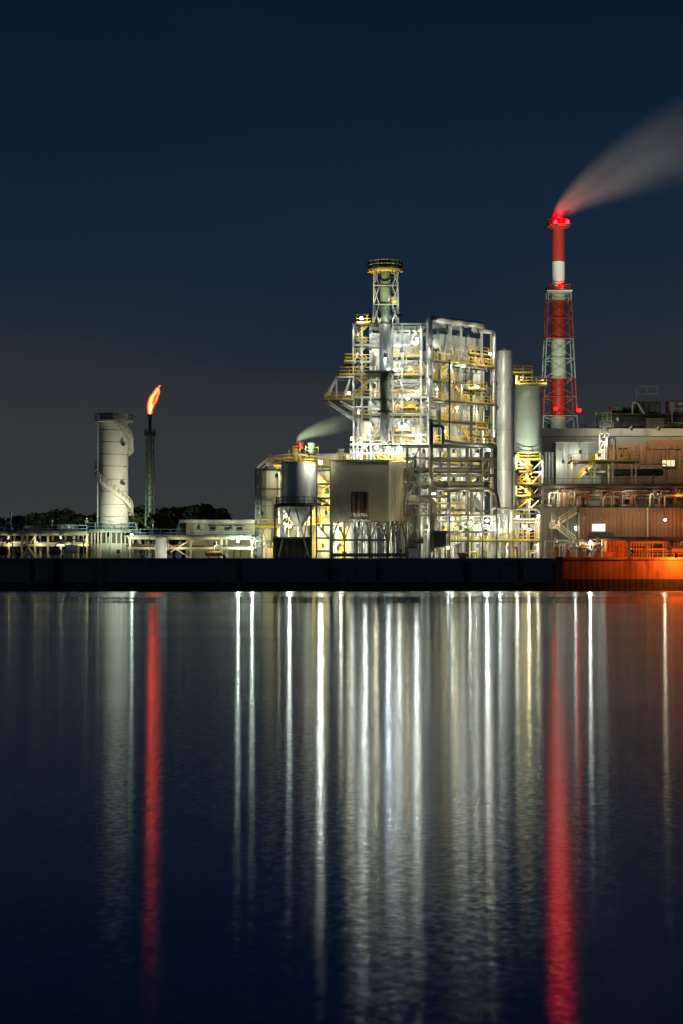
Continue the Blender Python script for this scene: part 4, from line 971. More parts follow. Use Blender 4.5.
lamp(t, (X(277, Yl), Yl - .3, Z(476, Yl)), 200, COOL); lamp(t, (X(259, Yl), Yl + .6, Z(536, Yl)), 160, WARM); lamp(t, (X(262, Yl - 2), Yl - 2, Z(514, Yl)), 130, GREEN)
# ladder frame between silo and cladded building
Yq = 303
t = thing('stair_frame', 'narrow open stair frame with dark landings between the silver silo and the cladded building', 'stair frame', (X(324, Yq), Yq, G))
for px in (316.5, 330.5):
    for yy in (Yq, Yq + 3): bar(t, 'column', 'dark', (X(px, Yq), yy, G), (X(px, Yq), yy, Z(466, Yq)), .22)
lv = [470, 484, 498, 505, 525, 538, 551]
for i, r in enumerate(lv):
    bar(t, 'landing', 'dark', (X(316, Yq), Yq + .6, Z(r, Yq)), (X(331, Yq), Yq + .6, Z(r, Yq)), 1.6, .22)
for i in range(6):
    a, b = (318, 329) if i % 2 else (329, 318)
    stair(t, (X(a, Yq), Yq + 1.9, Z(lv[i + 1], Yq)), (X(b, Yq), Yq + 1.9, Z(lv[i], Yq)), .8, 'yellow')
lamp(t, (X(326, Yq), Yq + .3, Z(513, Yq)), 240, WARM); lamp(t, (X(323, Yq), Yq + .3, Z(546, Yq)), 260, COOL); lamp(t, (X(327, Yq), Yq + .3, Z(490, Yq)), 170, WARM)

# ------------------------------------------------------------------ cladded building on stilts
Yk = 296.5
o = thing('cladded_building', 'windowless olive clad building on braced stilts with one dark rectangular opening', 'building', (X(369, Yk), Yk + 5, G))
zb, zt = Z(521, Yk), Z(461.8, Yk)
xa, xb, xc_, xd = X(331, Yk), X(351, Yk), X(368.5, Yk), X(388.7, Yk)
zo0, zo1 = Z(513, Yk), Z(491.5, Yk)
for q0, q1, w0, w1 in ((xa, xb, zb, zt), (xc_, xd, zb, zt), (xb + .002, xc_ - .002, zo1, zt)):
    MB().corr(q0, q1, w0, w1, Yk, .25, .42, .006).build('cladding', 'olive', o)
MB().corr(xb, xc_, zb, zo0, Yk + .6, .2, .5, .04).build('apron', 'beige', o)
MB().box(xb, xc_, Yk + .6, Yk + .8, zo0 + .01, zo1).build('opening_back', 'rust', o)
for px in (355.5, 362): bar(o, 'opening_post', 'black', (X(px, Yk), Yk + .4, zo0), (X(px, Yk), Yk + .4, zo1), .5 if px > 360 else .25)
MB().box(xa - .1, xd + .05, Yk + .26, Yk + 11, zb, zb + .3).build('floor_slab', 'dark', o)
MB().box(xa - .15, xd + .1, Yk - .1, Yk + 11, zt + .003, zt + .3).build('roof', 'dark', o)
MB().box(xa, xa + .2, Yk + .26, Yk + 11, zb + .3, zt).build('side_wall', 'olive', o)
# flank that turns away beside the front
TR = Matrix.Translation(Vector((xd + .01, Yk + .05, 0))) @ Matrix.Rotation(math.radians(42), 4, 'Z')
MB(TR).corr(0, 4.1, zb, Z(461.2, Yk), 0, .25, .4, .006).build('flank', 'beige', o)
for px in (332, 344.5, 357, 369.5, 387.5, 398, 406.5):
    for yy in (Yk + .2, Yk + 6):
        bar(o, 'stilt', 'dark', (X(px, Yk), yy if px < 390 else yy + 2.4, G), (X(px, Yk), yy if px < 390 else yy + 2.4, zb), .28)
for i, (a, b) in enumerate(((332, 344.5), (344.5, 357), (357, 369.5), (369.5, 387.5), (387.5, 398), (398, 406))):
    s = MB(); yy = Yk + .3 if a < 387 else Yk + 2.5
    s.bar((X(a, Yk), yy, Z(540, Yk)), (X((a + b) / 2, Yk), yy, zb), .2).bar((X(b, Yk), yy, Z(540, Yk)), (X((a + b) / 2, Yk), yy, zb), .2); s.build('brace', 'dark', o)
bar(o, 'crossbeam', 'dark', (xa, Yk + .1, Z(540, Yk)), (xd, Yk + .1, Z(540, Yk)), .24, .3)
bar(o, 'crossbeam', 'black', (xa, Yk - .1, Z(555, Yk)), (xd + 3, Yk - .1, Z(555, Yk)), .3, .5)
rr = random.Random(77)
for i in range(44):
    px = rr.uniform(333, 405); yy = Yk + rr.uniform(1.5, 8); r = rr.choice([.05, .07, .09, .13])
    pipe(o, rr.choice(['white', 'galv', 'galv', 'silver', 'cream']), [(X(px, Yk), yy, G), (X(px, Yk), yy, Z(rr.uniform(524, 540), Yk)), (X(px, Yk) + rr.uniform(-.5, .5), yy + .4, zb)], r, 8, .2)
for px in (354.5, 364.5): lamp(o, (X(px, Yk), Yk - .3, Z(524, Yk)), 150, COOL, .12)
for px, r, dy, w in ((340, 528, 3, 340), (376, 530, 4, 360), (396, 532, 4, 340), (360, 545, 4, 320), (384, 546, 3, 320), (338, 548, 2.5, 260)): lamp(o, (X(px, Yk), Yk + dy, Z(r, Yk)), w * .7, COOL)
flood(o, (X(402, 286), 293.3, G + 1.6), (X(395, Yk), Yk, Z(480, Yk)), 1000, WARM, 100)  # flood and post added to lighten the turned flank
bar(o, 'fill_post', 'dark', (X(402, 286), 293.1, G), (X(402, 286), 293.1, G + 1.2), .12)
flood(o, (X(345, 286), 292.9, G + 1.2), (X(362, Yk), Yk, Z(475, Yk)), 420, GREEN, 110)
MB().rail([(xd - 1.6, Yk + .5, zt + .31), (xd + 2.6, Yk + 2.8, zt + .31)], 1.15, 1, .09).build('handrail', 'yellow', o)

# ------------------------------------------------------------------ front rack in shadow
Yf = 294.6
F = thing('pipe_gantry', 'dark shadowed pipe gantry carrying thick horizontal brown pipes in front of the process tower', 'pipe gantry', (X(452, Yf), Yf + 2, G))
def xf(p): return X(p, Yf)
def zf(r): return Z(r, Yf)
for px, top in ((407.5, 446), (420, 446), (430.5, 420), (449.5, 360), (468, 445), (482.5, 447), (496.5, 446)):
    bar(F, 'column', 'dark', (xf(px), Yf, G), (xf(px), Yf, zf(top)), .22)
    bar(F, 'column', 'dark', (xf(px), Yf + 4, G), (xf(px), Yf + 4, zf(max(top, 446))), .28)
for r, a, b in ((445.5, 382, 496), (458, 405, 495), (475, 405, 496), (496, 405, 450), (515, 405, 496), (532, 430, 496)):
    for dy in (0, 4): bar(F, 'beam', 'dark', (xf(a), Yf + dy - .02, zf(r)), (xf(b), Yf + dy - .02, zf(r)), .2, .24)
for a, b, r, rad, m, dy in ((430, 494, 459.5, .34, 'brownpipe', 1), (405, 490, 469.5, .42, 'dark', 2), (430, 490, 471, .28, 'brownpipe', .8), (404, 489, 484, .5, 'brownpipe', 1.5), (431, 494, 490.5, .26, 'brownpipe', .6), (405, 470, 503, .18, 'galv', 1.2), (432, 497, 521, .16, 'galv', .8)):
    pipe(F, m, [(xf(a), Yf + dy, zf(r)), (xf(b), Yf + dy, zf(r))], rad, 12)
pipe(F, 'brownpipe', [(xf(431), Yf - .5, zf(422)), (xf(431), Yf - .5, zf(490)), (xf(495), Yf - .5, zf(490)), (xf(498), Yf - .5, zf(508))], .34, 10, 1.2)
pipe(F, 'brownpipe', [(xf(405), Yf + .4, zf(499)), (xf(434.5), Yf + .4, zf(499)), (xf(434.5), Yf + .4, zf(552))], .5, 12, 1.4)
pipe(F, 'dark', [(xf(443), Yf - .3, zf(444)), (xf(443), Yf - .3, zf(426)), (xf(431), Yf - .3, zf(426))], .24, 8, .5)
pipe(F, 'galv', [(xf(443), Yf - .3, zf(441)), (xf(466), Yf - .3, zf(444.5)), (xf(495.5), Yf - .3, zf(446))], .26, 8, .5)
pipe(F, 'dark', [(xf(412), Yf + 2, zf(462)), (xf(412), Yf + 2, zf(540)), (xf(424), Yf + 2, zf(540))], .5, 12, 1.2)
vessel(F, xf(413), Yf + 2.6, zf(549), zf(505), 1.0, 'dark'); vessel(F, xf(422), Yf + 2.6, zf(470), zf(449), .7, 'galv')
for a, ra, b, rb in ((408, 470, 420, 447), (408, 496, 420, 475), (420, 515, 430, 496), (483, 475, 496, 458), (468, 532, 482, 515)):
    bar(F, 'brace', 'dark', (xf(a), Yf + .1, zf(ra)), (xf(b), Yf + .1, zf(rb)), .16)
deck(F, xf(480), xf(496), Yf + .4, Yf + 4, zf(444.6), rails=('f', 'r'))
for px, r, dy, w in ((437, 480, 2.6, 170), (460, 465, 2.6, 170), (476, 497, 2.6, 240), (448, 518, 2.4, 300), (428, 527, 2.6, 200), (486, 527, 2.5, 320), (410, 542, 2, 130), (495, 440, 1.6, 160)): lamp(F, (xf(px), Yf + dy, zf(r)), w * 2.4, (COOL, WARM)[px % 2])

for i, r in enumerate((452, 466, 480, 494, 510, 528)):
    for px in ((412, 440, 462, 488) if i % 2 else (425, 452, 475)): lamp(F, (xf(px + rl.uniform(-3, 3)), Yf - 1.3, zf(r)), rl.uniform(70, 140), (COOL, WARM, GREEN)[i % 3])  # fill lamps added in front to lighten the gantry
# ------------------------------------------------------------------ low pipework by the quay, valves, boxes
Yv = 294.8
V = thing('pipe_manifold', 'low white pipe manifold with looped bends and a yellow railed walkway along the quay', 'pipe manifold', (X(498, Yv), Yv, G))
def xv(p): return X(p, Yv)
def zv(r): return Z(r, Yv)
rr = random.Random(31)
for i, (a, b, r) in enumerate(((492, 511, 508), (495, 507, 514), (512, 540, 509), (505, 538, 519), (462, 500, 516), (470, 490, 528))):
    pipe(V, 'white', [(xv(a), Yv + .6 + .2 * i, G), (xv(a), Yv + .6 + .2 * i, zv(r)), (xv(b), Yv + .6 + .2 * i, zv(r)), (xv(b), Yv + .6 + .2 * i, G)], .19, 9, .6)
for i in range(34):
    a = rr.uniform(442, 540); w_ = rr.uniform(2, 14); r = rr.uniform(512, 553); b = min(a + w_, 541); yy = Yv + rr.uniform(.3, 4.5)
    u_ = rr.random(); rad = rr.choice([.07, .1, .14, .18])
    pts = [(xv(a), yy, G), (xv(a), yy, zv(r)), (xv(b), yy, zv(r))] + ([(xv(b), yy, G)] if u_ < .6 else [(xv(b), yy, zv(r - 6))])
    pipe(V, rr.choice(['white', 'white', 'galv', 'silver', 'yellow']), pts, rad, 8, rad * 2.2)
s_ = deck(V, xv(449), xv(541), Yv + .2, Yv + 1.6, zv(540.5), rails=('f', 'b', 'l', 'r'), name='walkway')
for px in (450, 465, 480, 495, 510, 525, 540):
    bar(V, 'post', 'galv', (xv(px), Yv + .25, G), (xv(px), Yv + .25, zv(541.5)), .18)
for px in (512, 520, 528, 536, 541):
    bar(V, 'frame_post', 'white', (xv(px), Yv + 1.8, G), (xv(px), Yv + 1.8, zv(521)), .2)
for r in (522, 529): bar(V, 'frame_beam', 'white', (xv(511), Yv + 1.8, zv(r)), (xv(542), Yv + 1.8, zv(r)), .22)
for px in (516, 524, 532): MB().pbox(px - 2.6, px + 2.6, 524, 528, Yv + 2.2, Yv + 3).build('cabinet', 'silver', V)
for px, r, dy, w, c in ((470, 523, .5, 360, COOL), (486, 521, -.9, 640, COOL), (500, 530, .4, 330, COOL), (517, 517, .2, 360, COOL), (528, 530, -.8, 430, WARM), (538, 516, .6, 240, WARM), (455, 530, .6, 260, WARM), (447.5, 548, -.5, 130, COOL), (437, 549, -1, 150, COOL), (478, 546, .3, 200, COOL), (508, 548, .1, 200, WARM), (534, 548, .1, 200, COOL)):
    lamp(V, (xv(px), Yv + dy - (1.2 if px in (486, 528, 517, 500, 470, 538, 447.5) else 0), zv(r)), w * (.7 if px in (486, 528) else .4), c, bare=px in (486, 528, 517, 500, 470, 538, 447.5))
t = thing('transformer', 'square grey green transformer box with ribs on a stand among the pipes', 'transformer', (X(440, 293.6), 293.6, G))
MB().pbox(433, 446.5, 532, 547.5, 293.4, 295).build('tank', 'greensteel', t)
for i in range(7):
    px = 433.6 + i * 2; MB().pbox(px, px + .7, 536, 546.5, 293.15, 293.39).build('cooling_fin', 'beige', t)
MB().pbox(432, 447.5, 530.5, 532, 293.2, 295.2).build('cover', 'beige', t)
for px in (434, 445.5): bar(t, 'leg', 'dark', (X(px, 293.6), 293.9, G), (X(px, 293.6), 293.9, Z(547.5, 293.6)), .25)
t = thing('skip', 'small rust red open skip on the quay edge below the dark gantry', 'skip', (X(462, 292), 292, 4.72))
s = MB(); a, b = X(457, 291.6), X(468, 291.6); z0, z1 = 4.73, Z(553.4, 291.6)
s.add([(a + .3, 291.2, z0), (b - .3, 291.2, z0), (b - .3, 292.3, z0), (a + .3, 292.3, z0), (a, 291.0, z1), (b, 291.0, z1), (b, 292.5, z1), (a, 292.5, z1)], [(3, 2, 1, 0), (0, 1, 5, 4), (1, 2, 6, 5), (2, 3, 7, 6), (3, 0, 4, 7)]); s.build('body', 'orange', t)
s = MB(); 
for p_, q_ in (((a, 291.0), (b, 291.0)), ((b, 291.0), (b, 292.5)), ((b, 292.5), (a, 292.5)), ((a, 292.5), (a, 291.0))): s.bar((p_[0], p_[1], z1), (q_[0], q_[1], z1), .1)
s.build('rim', 'red', t)
# ------------------------------------------------------------------ chimney
Yh = 400; xh = X(558.5, Yh); rH = 6.4 * K * Yh
C = thing('chimney', 'tall red and white banded chimney in a braced lattice frame with glowing red beacons', 'chimney', (xh, Yh, G))
def zh(r): return Z(r, Yh)
edges = [(560, 1), (417, 0), (379, 1), (340, 0), (301, 1), (262, 0), (229, 0)]
prof_ = [(rH * 1.24, zh(560)), (rH * 1.2, zh(417)), (rH * 1.18, zh(379)), (rH * 1.15, zh(340)), (rH * 1.12, zh(301)), (rH * 1.1, zh(295)), (rH * 1.0, zh(291)), (rH, zh(262)), (rH * .98, zh(229))]
s = MB().lathe(prof_, xh, Yh, 36, [1, 0, 1, 0, 1, 1, 1, 0]); s.build('shaft', ['red', 'stackwhite'], C)
MB().lathe([(rH, zh(229)), (rH + .5, zh(228)), (rH + .5, zh(221.5)), (rH + .15, zh(221)), (rH + .15, zh(219)), (rH - .2, zh(219)), (rH - .2, zh(224))], xh, Yh, 32, cap=False).build('crown', 'red', C)
d = MB().lathe([(rH, zh(227)), (rH + 1.0, zh(227)), (rH + 1.0, zh(226)), (rH, zh(226))], xh, Yh, 28, cap=False).build('gallery', 'red', C)
MB().rail([(xh + (rH + .9) * math.cos(k * PI / 8), Yh + (rH + .9) * math.sin(k * PI / 8), zh(226)) for k in range(17)], 1.1, 1, .1).build('handrail', 'red', d)
def hw(r): return (11 + (r - 291) * (17 - 11) / (425 - 291)) * K * Yh
segs = [(293, 301, 'stackwhite'), (301, 320, 'red'), (320, 340, 'red'), (340, 360, 'stackwhite'), (360, 379, 'stackwhite'), (379, 398, 'red'), (398, 417, 'red'), (417, 436, 'stackwhite'), (436, 460, 'stackwhite'), (460, 500, 'red'), (500, 556, 'stackwhite')]
for r0, r1, m in segs:
    a, b = hw(r0), hw(r1); s = MB()
    cs0 = [(-a, -a), (a, -a), (a, a), (-a, a)]; cs1 = [(-b, -b), (b, -b), (b, b), (-b, b)]
    for i in range(4):
        j = (i + 1) % 4
        fm_m = 'galv' if m == 'stackwhite' else m
        bar(C, 'frame_leg', fm_m, (xh + cs1[i][0], Yh + cs1[i][1], zh(r1)), (xh + cs0[i][0], Yh + cs0[i][1], zh(r0)), .2)
        s.bar((xh + cs1[i][0], Yh + cs1[i][1], zh(r1)), (xh + cs0[j][0], Yh + cs0[j][1], zh(r0)), .07).bar((xh + cs1[j][0], Yh + cs1[j][1], zh(r1)), (xh + cs0[i][0], Yh + cs0[i][1], zh(r0)), .07)
        s.bar((xh + cs0[i][0], Yh + cs0[i][1], zh(r0)), (xh + cs0[j][0], Yh + cs0[j][1], zh(r0)), .1)
    s.build('frame_brace', fm_m, C)
a = hw(291)
MB().box(xh - a - .3, xh + a + .3, Yh - a - .3, Yh + a + .3, zh(293), zh(291.6)).build('platform', 'stackwhite', C)
MB().rail([(xh - a, Yh - a, zh(291.6)), (xh + a, Yh - a, zh(291.6)), (xh + a, Yh + a, zh(291.6)), (xh - a, Yh + a, zh(291.6)), (xh - a, Yh - a, zh(291.6))], 1.1, 1.2, .1).build('handrail', 'red', C)
def beacon(par, p, w, r=.32):
    p = Vector(p)
    o = MB().lathe([(.05, p.z - .85), (.22, p.z - .8), (.22, p.z - .5), (1.0, p.z - .48), (1.0, p.z - .42), (.05, p.z - .38)], p.x, p.y, 14).build('beacon', 'dark', par)
    ld = bpy.data.lights.new('beacon_light', 'POINT'); ld.energy = w; ld.color = REDL; ld.shadow_soft_size = r
    lo = bpy.data.objects.new('beacon_light', ld); COL.objects.link(lo); lo.parent = o; lo.location = WM[par.name].inverted() @ p; lo.visible_camera = True
for px, w in ((554, 1300), (565.5, 1000)): beacon(C, (X(px, Yh), Yh - rH - 1.9, zh(224.5)), w, .36)
beacon(C, (xh, Yh + rH + 1.5, zh(224.5)), 300)
beacon(C, (xh, Yh - .2, zh(217)), 260, .3)
for px, r in ((561, 288.5),): beacon(C, (X(px, Yh), Yh - rH - .9, zh(r)), 260, .26)
for px, r in ((553.5, 410.5), (577, 412)): beacon(C, (X(px, Yh), Yh - hw(412) - .9, zh(r)), 160, .34)
fp_ = thing('floodlight_post', 'low floodlight post on the concrete roof shining up at the banded chimney', 'floodlight', (X(583, 352), 352, Z(428, 352)))
bar(fp_, 'post', 'dark', (X(583, 352), 352, Z(428.5, 352)), (X(583, 352), 352, Z(425, 352)), .2)
flood(fp_, (X(583, 352), 352.2, Z(424.5, 352)), (xh, Yh, zh(285)), 42000, GREEN, 60)
fp2 = thing('floodlight_post', 'floodlight post at the roof corner by the green silo, aimed at the chimney frame', 'floodlight', (X(549, 352), 352, Z(428, 352)))
bar(fp2, 'post', 'dark', (X(549, 352), 352, Z(428.5, 352)), (X(549, 352), 352, Z(426, 352)), .2)
flood(fp2, (X(549, 352), 352.2, Z(425, 352)), (xh, Yh, zh(335)), 24000, GREEN, 60)

flood(fp_, (X(586, 352), 352.6, Z(424.5, 352)), (xh + 9, Yh, zh(188)), 150000, (.94, 1, 1), 34)  # strong flood added only to light the smoke plume
# ------------------------------------------------------------------ smoke and steam
def plume(name, label, org, c, pw, R0, kR, pR, length, dens, fall, col, seed, px0=0.0):
    m = bpy.data.materials.new(name + '_volume'); m.use_nodes = True
    N = m.node_tree.nodes; L = m.node_tree.links; N.clear()
    out = N.new('ShaderNodeOutputMaterial'); v = N.new('ShaderNodeVolumePrincipled'); L.new(v.outputs[0], out.inputs['Volume'])
    v.inputs['Color'].default_value = tuple(col) + (1,); v.inputs['Anisotropy'].default_value = .15
    tc = N.new('ShaderNodeTexCoord'); sp = N.new('ShaderNodeSeparateXYZ'); L.new(tc.outputs['Object'], sp.inputs[0])
    def mth(op, a, b=None, clamp=False):
        n = N.new('ShaderNodeMath'); n.operation = op; n.use_clamp = clamp
        for i, q in enumerate((a, b)):
            if q is None: continue
            if isinstance(q, (int, float)): n.inputs[i].default_value = q
            else: L.new(q, n.inputs[i])
        return n.outputs[0]
    xs_ = mth('MAXIMUM', mth('ADD', sp.outputs[0], R0), 0.01)
    zc = mth('MULTIPLY', mth('POWER', xs_, pw), c)
    Rr = mth('ADD', mth('MULTIPLY', mth('POWER', xs_, pR), kR), R0)
    # streaky turbulence, drawn out along the flow
    dz = mth('SUBTRACT', sp.outputs[2], zc)
    q1 = mth('DIVIDE', dz, Rr); q2 = mth('DIVIDE', sp.outputs[1], Rr)
    cv = N.new('ShaderNodeCombineXYZ'); L.new(mth('MULTIPLY', mth('POWER', xs_, .5), .55), cv.inputs[0]); L.new(mth('MULTIPLY', q2, 1.4), cv.inputs[1]); L.new(mth('ADD', mth('MULTIPLY', q1, 1.4), seed), cv.inputs[2])
    no = N.new('ShaderNodeTexNoise'); no.inputs['Scale'].default_value = 1.0; no.inputs['Detail'].default_value = 2.0; L.new(cv.outputs[0], no.inputs['Vector'])
    r2 = mth('ADD', mth('POWER', mth('ABSOLUTE', q1), 2), mth('POWER', mth('ABSOLUTE', q2), 2))
    f = mth('POWER', mth('SUBTRACT', 1, r2, True), 1.9)
    nz = mth('MULTIPLY_ADD', no.outputs['Fac'], 3.0); nz.node.inputs[2].default_value = -.5; nz = mth('MAXIMUM', nz, .05)
    rat = mth('POWER', mth('DIVIDE', R0, Rr), fall)
    L.new(mth('MULTIPLY', mth('MULTIPLY', mth('MULTIPLY', f, nz), rat), dens), v.inputs['Density'])
    M[name] = m
    s = MB(); n = 14; k = 22; rings = []
    for i in range(k + 1):
        xx = .03 + length * (i / k) ** 1.6; z_ = c * xx ** pw; r = (R0 + kR * xx ** pR) * 1.03
        rings.append([(xx - R0, r * math.cos(2 * PI * j / n), z_ + r * math.sin(2 * PI * j / n)) for j in range(n)])
    vs = [q for r in rings for q in r]
    s.add(vs, [(i * n + j, i * n + (j + 1) % n, (i + 1) * n + (j + 1) % n, (i + 1) * n + j) for i in range(k) for j in range(n)] + [tuple(range(n))[::-1], tuple(range(k * n, k * n + n))])
    o = s.build(name, name, None); o.location = org; WM[o.name] = Matrix.Translation(Vector(org))
    struct(o, 'stuff', label); o['category'] = 'smoke'
    return o
plume('smoke', 'pale smoke plume, red lit at its foot, drifting from the banded chimney', (xh, Yh, zh(220.5)), 1.77, .68, 1.3, .99, .7, 60, 3.0, 1.95, (.9, .9, .86), 3.1)
plume('steam', 'thin greenish steam drifting from the cream vent stack', (X(299.5, 309), 309, Z(443, 309)), 1.15, .5, .5, .42, .62, 8.5, 1.6, .8, (.9, .93, .8), 7.7)

# ------------------------------------------------------------------ long concrete building at the back
Yb = 348
o = thing('turbine_hall', 'long concrete hall with pale parapet band and brown lower wall under dark roof plant', 'building', (X(615, Yb), Yb + 12, G))
xa, xe = X(542, Yb), X(760, Yb)
MB().box(xa, xe, Yb + .3, Yb + 24, G, Z(436, Yb)).build('wall', 'greyclad', o)
MB().box(xa - .3, xe, Yb - .2, Yb + 25, Z(436, Yb) + .003, Z(428.5, Yb)).build('parapet', 'concrete', o)
MB().corr(X(591, Yb), xe, G, Z(444, Yb), Yb - .02, .3, 1.6, .08).build('lower_wall', 'brownclad', o)
MB().box(X(648, Yb), xe, Yb - .3, Yb - .12, Z(449, Yb), Z(440, Yb)).build('fascia', 'rust', o)
for i in range(14):
    px = 592 + i * 7.5; bar(o, 'wall_post', 'brownclad', (X(px, Yb), Yb - .2, Z(461, Yb)), (X(px, Yb), Yb - .2, Z(446, Yb)), .25)
w_ = MB().box(X(661.5, Yb), X(675, Yb), Yb - .35, Yb - .12, Z(467, Yb), Z(459.5, Yb)).build('window', 'dark', o)
for i in range(3): MB().box(X(662 + i * 4.3, Yb), X(665.8 + i * 4.3, Yb), Yb - .37, Yb - .352, Z(466.3, Yb), Z(460.2, Yb)).build('pane', 'winwarm', w_)
for px, w in ((604, 520), (628, 360), (655, 330), (684, 420)): 
    lamp(o, (X(px, Yb), Yb - 4.5, Z(431, Yb)), w * 1.3, COOL if px < 630 else WARM)
    bar(o, 'lamp_arm', 'galv', (X(px, Yb), Yb - 4, Z(431, Yb) + .5), (X(px, Yb), Yb - .21, Z(431, Yb) + .3), .1)
# roof plant of the hall
def roofbox(name, label, cat, px0, px1, t_, b_, Y, D, m, fins=0):
    t = thing(name, label, cat, (X((px0 + px1) / 2, Y), Y + D / 2, Z(b_, Y)))
    MB().pbox(px0, px1, t_, b_, Y, Y + D).build('body', m, t)
    MB().pbox(px0 - .5, px1 + .5, t_ - .8, t_ + .003, Y - .1, Y + D + .1).build('cap', 'dark', t)
    for i in range(fins):
        a = px0 + (px1 - px0) * (i + .2) / fins; c_ = px0 + (px1 - px0) * (i + .75) / fins
        MB().box(X(a, Y), X(c_, Y), Y - .1, Y - .003, Z(b_ - 1, Y), Z(t_ + 1.5, Y)).build('louvre', 'galv' if m == 'olive' else ('greendark' if m == 'greensteel' else 'dark'), t)
    return t
Yr = 356
roofbox('roof_duct', 'long low black duct run across the concrete roof under the other roof plant', 'duct', 613, 700, 414, 428, Yr, 6, 'black')
roofbox('air_handler', 'boxy black air handler with pale slanted pipe on the hall roof', 'air handler', 638, 661, 402, 414, Yr + 1, 4, 'black', 4)
roofbox('air_handler', 'tall black louvred air handler at the picture edge, highest on the hall roof', 'air handler', 669, 700, 401, 414, Yr + 1, 4, 'olive', 4)
roofbox('cooling_unit', 'green cooling unit on legs at the near end of the roof plant', 'cooling unit', 598, 612, 412, 426, Yr, 3, 'greensteel', 3)
roofbox('roof_tank', 'long dark plant box between the green units and the black air handler', 'plant box', 621, 637, 408, 414, Yr + 3, 4, 'black', 3)
roofbox('fan_unit', 'low dark fan box standing before the black duct run', 'fan unit', 646, 664, 419, 428, 352, 2.6, 'dark', 4)
roofbox('roof_vent', 'small low green vent box between the cooling unit and black duct', 'roof vent', 612, 622, 407, 414, Yr + 2, 3, 'greensteel', 2)
t = thing('roof_frame', 'thin grey rectangular pipe frame standing above the black air handler', 'frame', (X(649, Yr), Yr + 3, Z(402, Yr)))
for px in (639, 649.5, 660): bar(t, 'post', 'galv', (X(px, Yr), Yr + 3, Z(402, Yr)), (X(px, Yr), Yr + 3, Z(385, Yr)), .13)
for r in (385, 392.5): bar(t, 'rail', 'galv', (X(639, Yr), Yr + 3, Z(r, Yr)), (X(660, Yr), Yr + 3, Z(r, Yr)), .13)
t = thing('roof_pipe', 'pale green bent pipe sloping down the black air handler on the roof', 'pipe', (X(634, Yr), Yr - .5, Z(414, Yr)))
pipe(t, 'silo', [(X(632, Yr), Yr - .5, Z(414, Yr)), (X(632, Yr), Yr - .5, Z(402.5, Yr)), (X(637, Yr), Yr - .5, Z(403, Yr)), (X(644, Yr), Yr - .5, Z(414, Yr))], .17, 8, .9, name='run')
t = thing('roof_pipe', 'thin grey squared pipe bend at the edge of the hall roof', 'pipe', (X(676, Yr), Yr - .6, Z(424, Yr)))
pipe(t, 'galv', [(X(700, Yr), Yr - .6, Z(409, Yr)), (X(671.5, Yr), Yr - .6, Z(409, Yr)), (X(671.5, Yr), Yr - .6, Z(423, Yr)), (X(700, Yr), Yr - .6, Z(423, Yr))], .16, 8, .4, name='run')
t = thing('roof_railing', 'grey railing run along the top of the concrete parapet', 'railing', (X(640, 350), 350, Z(428.5, 350)))
MB().rail([(X(562, 350), 350, Z(428.5, 350)), (X(700, 350), 350, Z(428.5, 350))], 1.1, 1.8, .07, kick=False).build('handrail', 'dark', t)
lamp(fp_, (X(617, 352), 351.5, Z(420, 352)), 60, GREEN)
# white fronted annex
Ya = 338
o = thing('annex', 'plain pale grey clad annex block in front of the concrete hall', 'building', (X(576, Ya), Ya + 4, G))
MB().corr(X(556, Ya), X(601, Ya), G, Z(443, Ya), Ya, 8, 1.6, .03).build('wall', 'column', o)
MB().box(X(555.5, Ya), X(601.5, Ya), Ya - .15, Ya + 8.2, Z(443, Ya) + .003, Z(442, Ya)).build('roof', 'white', o)
for px, w in ((563, 300), (580, 300)): lamp(o, (X(px, 334), 333.8, Z(462 if px < 570 else 452, 334)), w, COOL); bar(o, 'lamp_arm', 'galv', (X(px, 334), 334.2, Z(462 if px < 570 else 452, 334) + .5), (X(px, Ya), Ya - .1, Z(458 if px < 570 else 448, 334)), .08)
for i, px in enumerate((546, 549.5, 553)):
    pipe(o, 'galv', [(X(px, Ya), Ya + 1, G), (X(px, Ya), Ya + 1, Z(452, Ya))], .3, 10)

# ------------------------------------------------------------------ equipment platform
Ye = 322
E = thing('equipment_platform', 'raised yellow railed platform with sloping yellow stair and white skeletal tower of valves', 'platform', (X(600, Ye), Ye + 2, Z(483, Ye)))
zt = Z(461, Ye)
deck(E, X(571, Ye), X(640, Ye), Ye, Ye + 5, zt, rails=('f', 'l'))
for px in (571.5, 594.5, 612.5, 636):
    for yy in (Ye + .1, Ye + 4.8): bar(E, 'leg', 'cream', (X(px, Ye), yy, G), (X(px, Ye), yy, zt - .2), .26)
stair(E, (X(573.5, Ye), Ye - .7, Z(483, Ye)), (X(595, Ye), Ye - .7, Z(462, Ye)), 1.0)
for px, m in ((600.5, 'white'), (605.5, 'white'), (611, 'white'), (616, 'white')):
    bar(E, 'mast_leg', m, (X(px, Ye), Ye + 1.2, zt), (X(px, Ye), Ye + 1.2, Z(426 if px < 612 else 437, Ye)), .16)
for r in (426, 433, 441, 449): bar(E, 'mast_beam', 'white', (X(600, Ye), Ye + 1.2, Z(r, Ye)), (X(611.5, Ye), Ye + 1.2, Z(r, Ye)), .16)
for a, ra, b, rb in ((600.5, 433, 605.5, 426), (605.5, 441, 611, 433), (600.5, 449, 605.5, 441)): bar(E, 'mast_brace', 'white', (X(a, Ye), Ye + 1.3, Z(ra, Ye)), (X(b, Ye), Ye + 1.3, Z(rb, Ye)), .12)
MB().rail([(X(601, Ye), Ye + .9, Z(427, Ye)), (X(614, Ye), Ye + .9, Z(427, Ye))], 1.0, .8, .07).build('handrail', 'white', E)
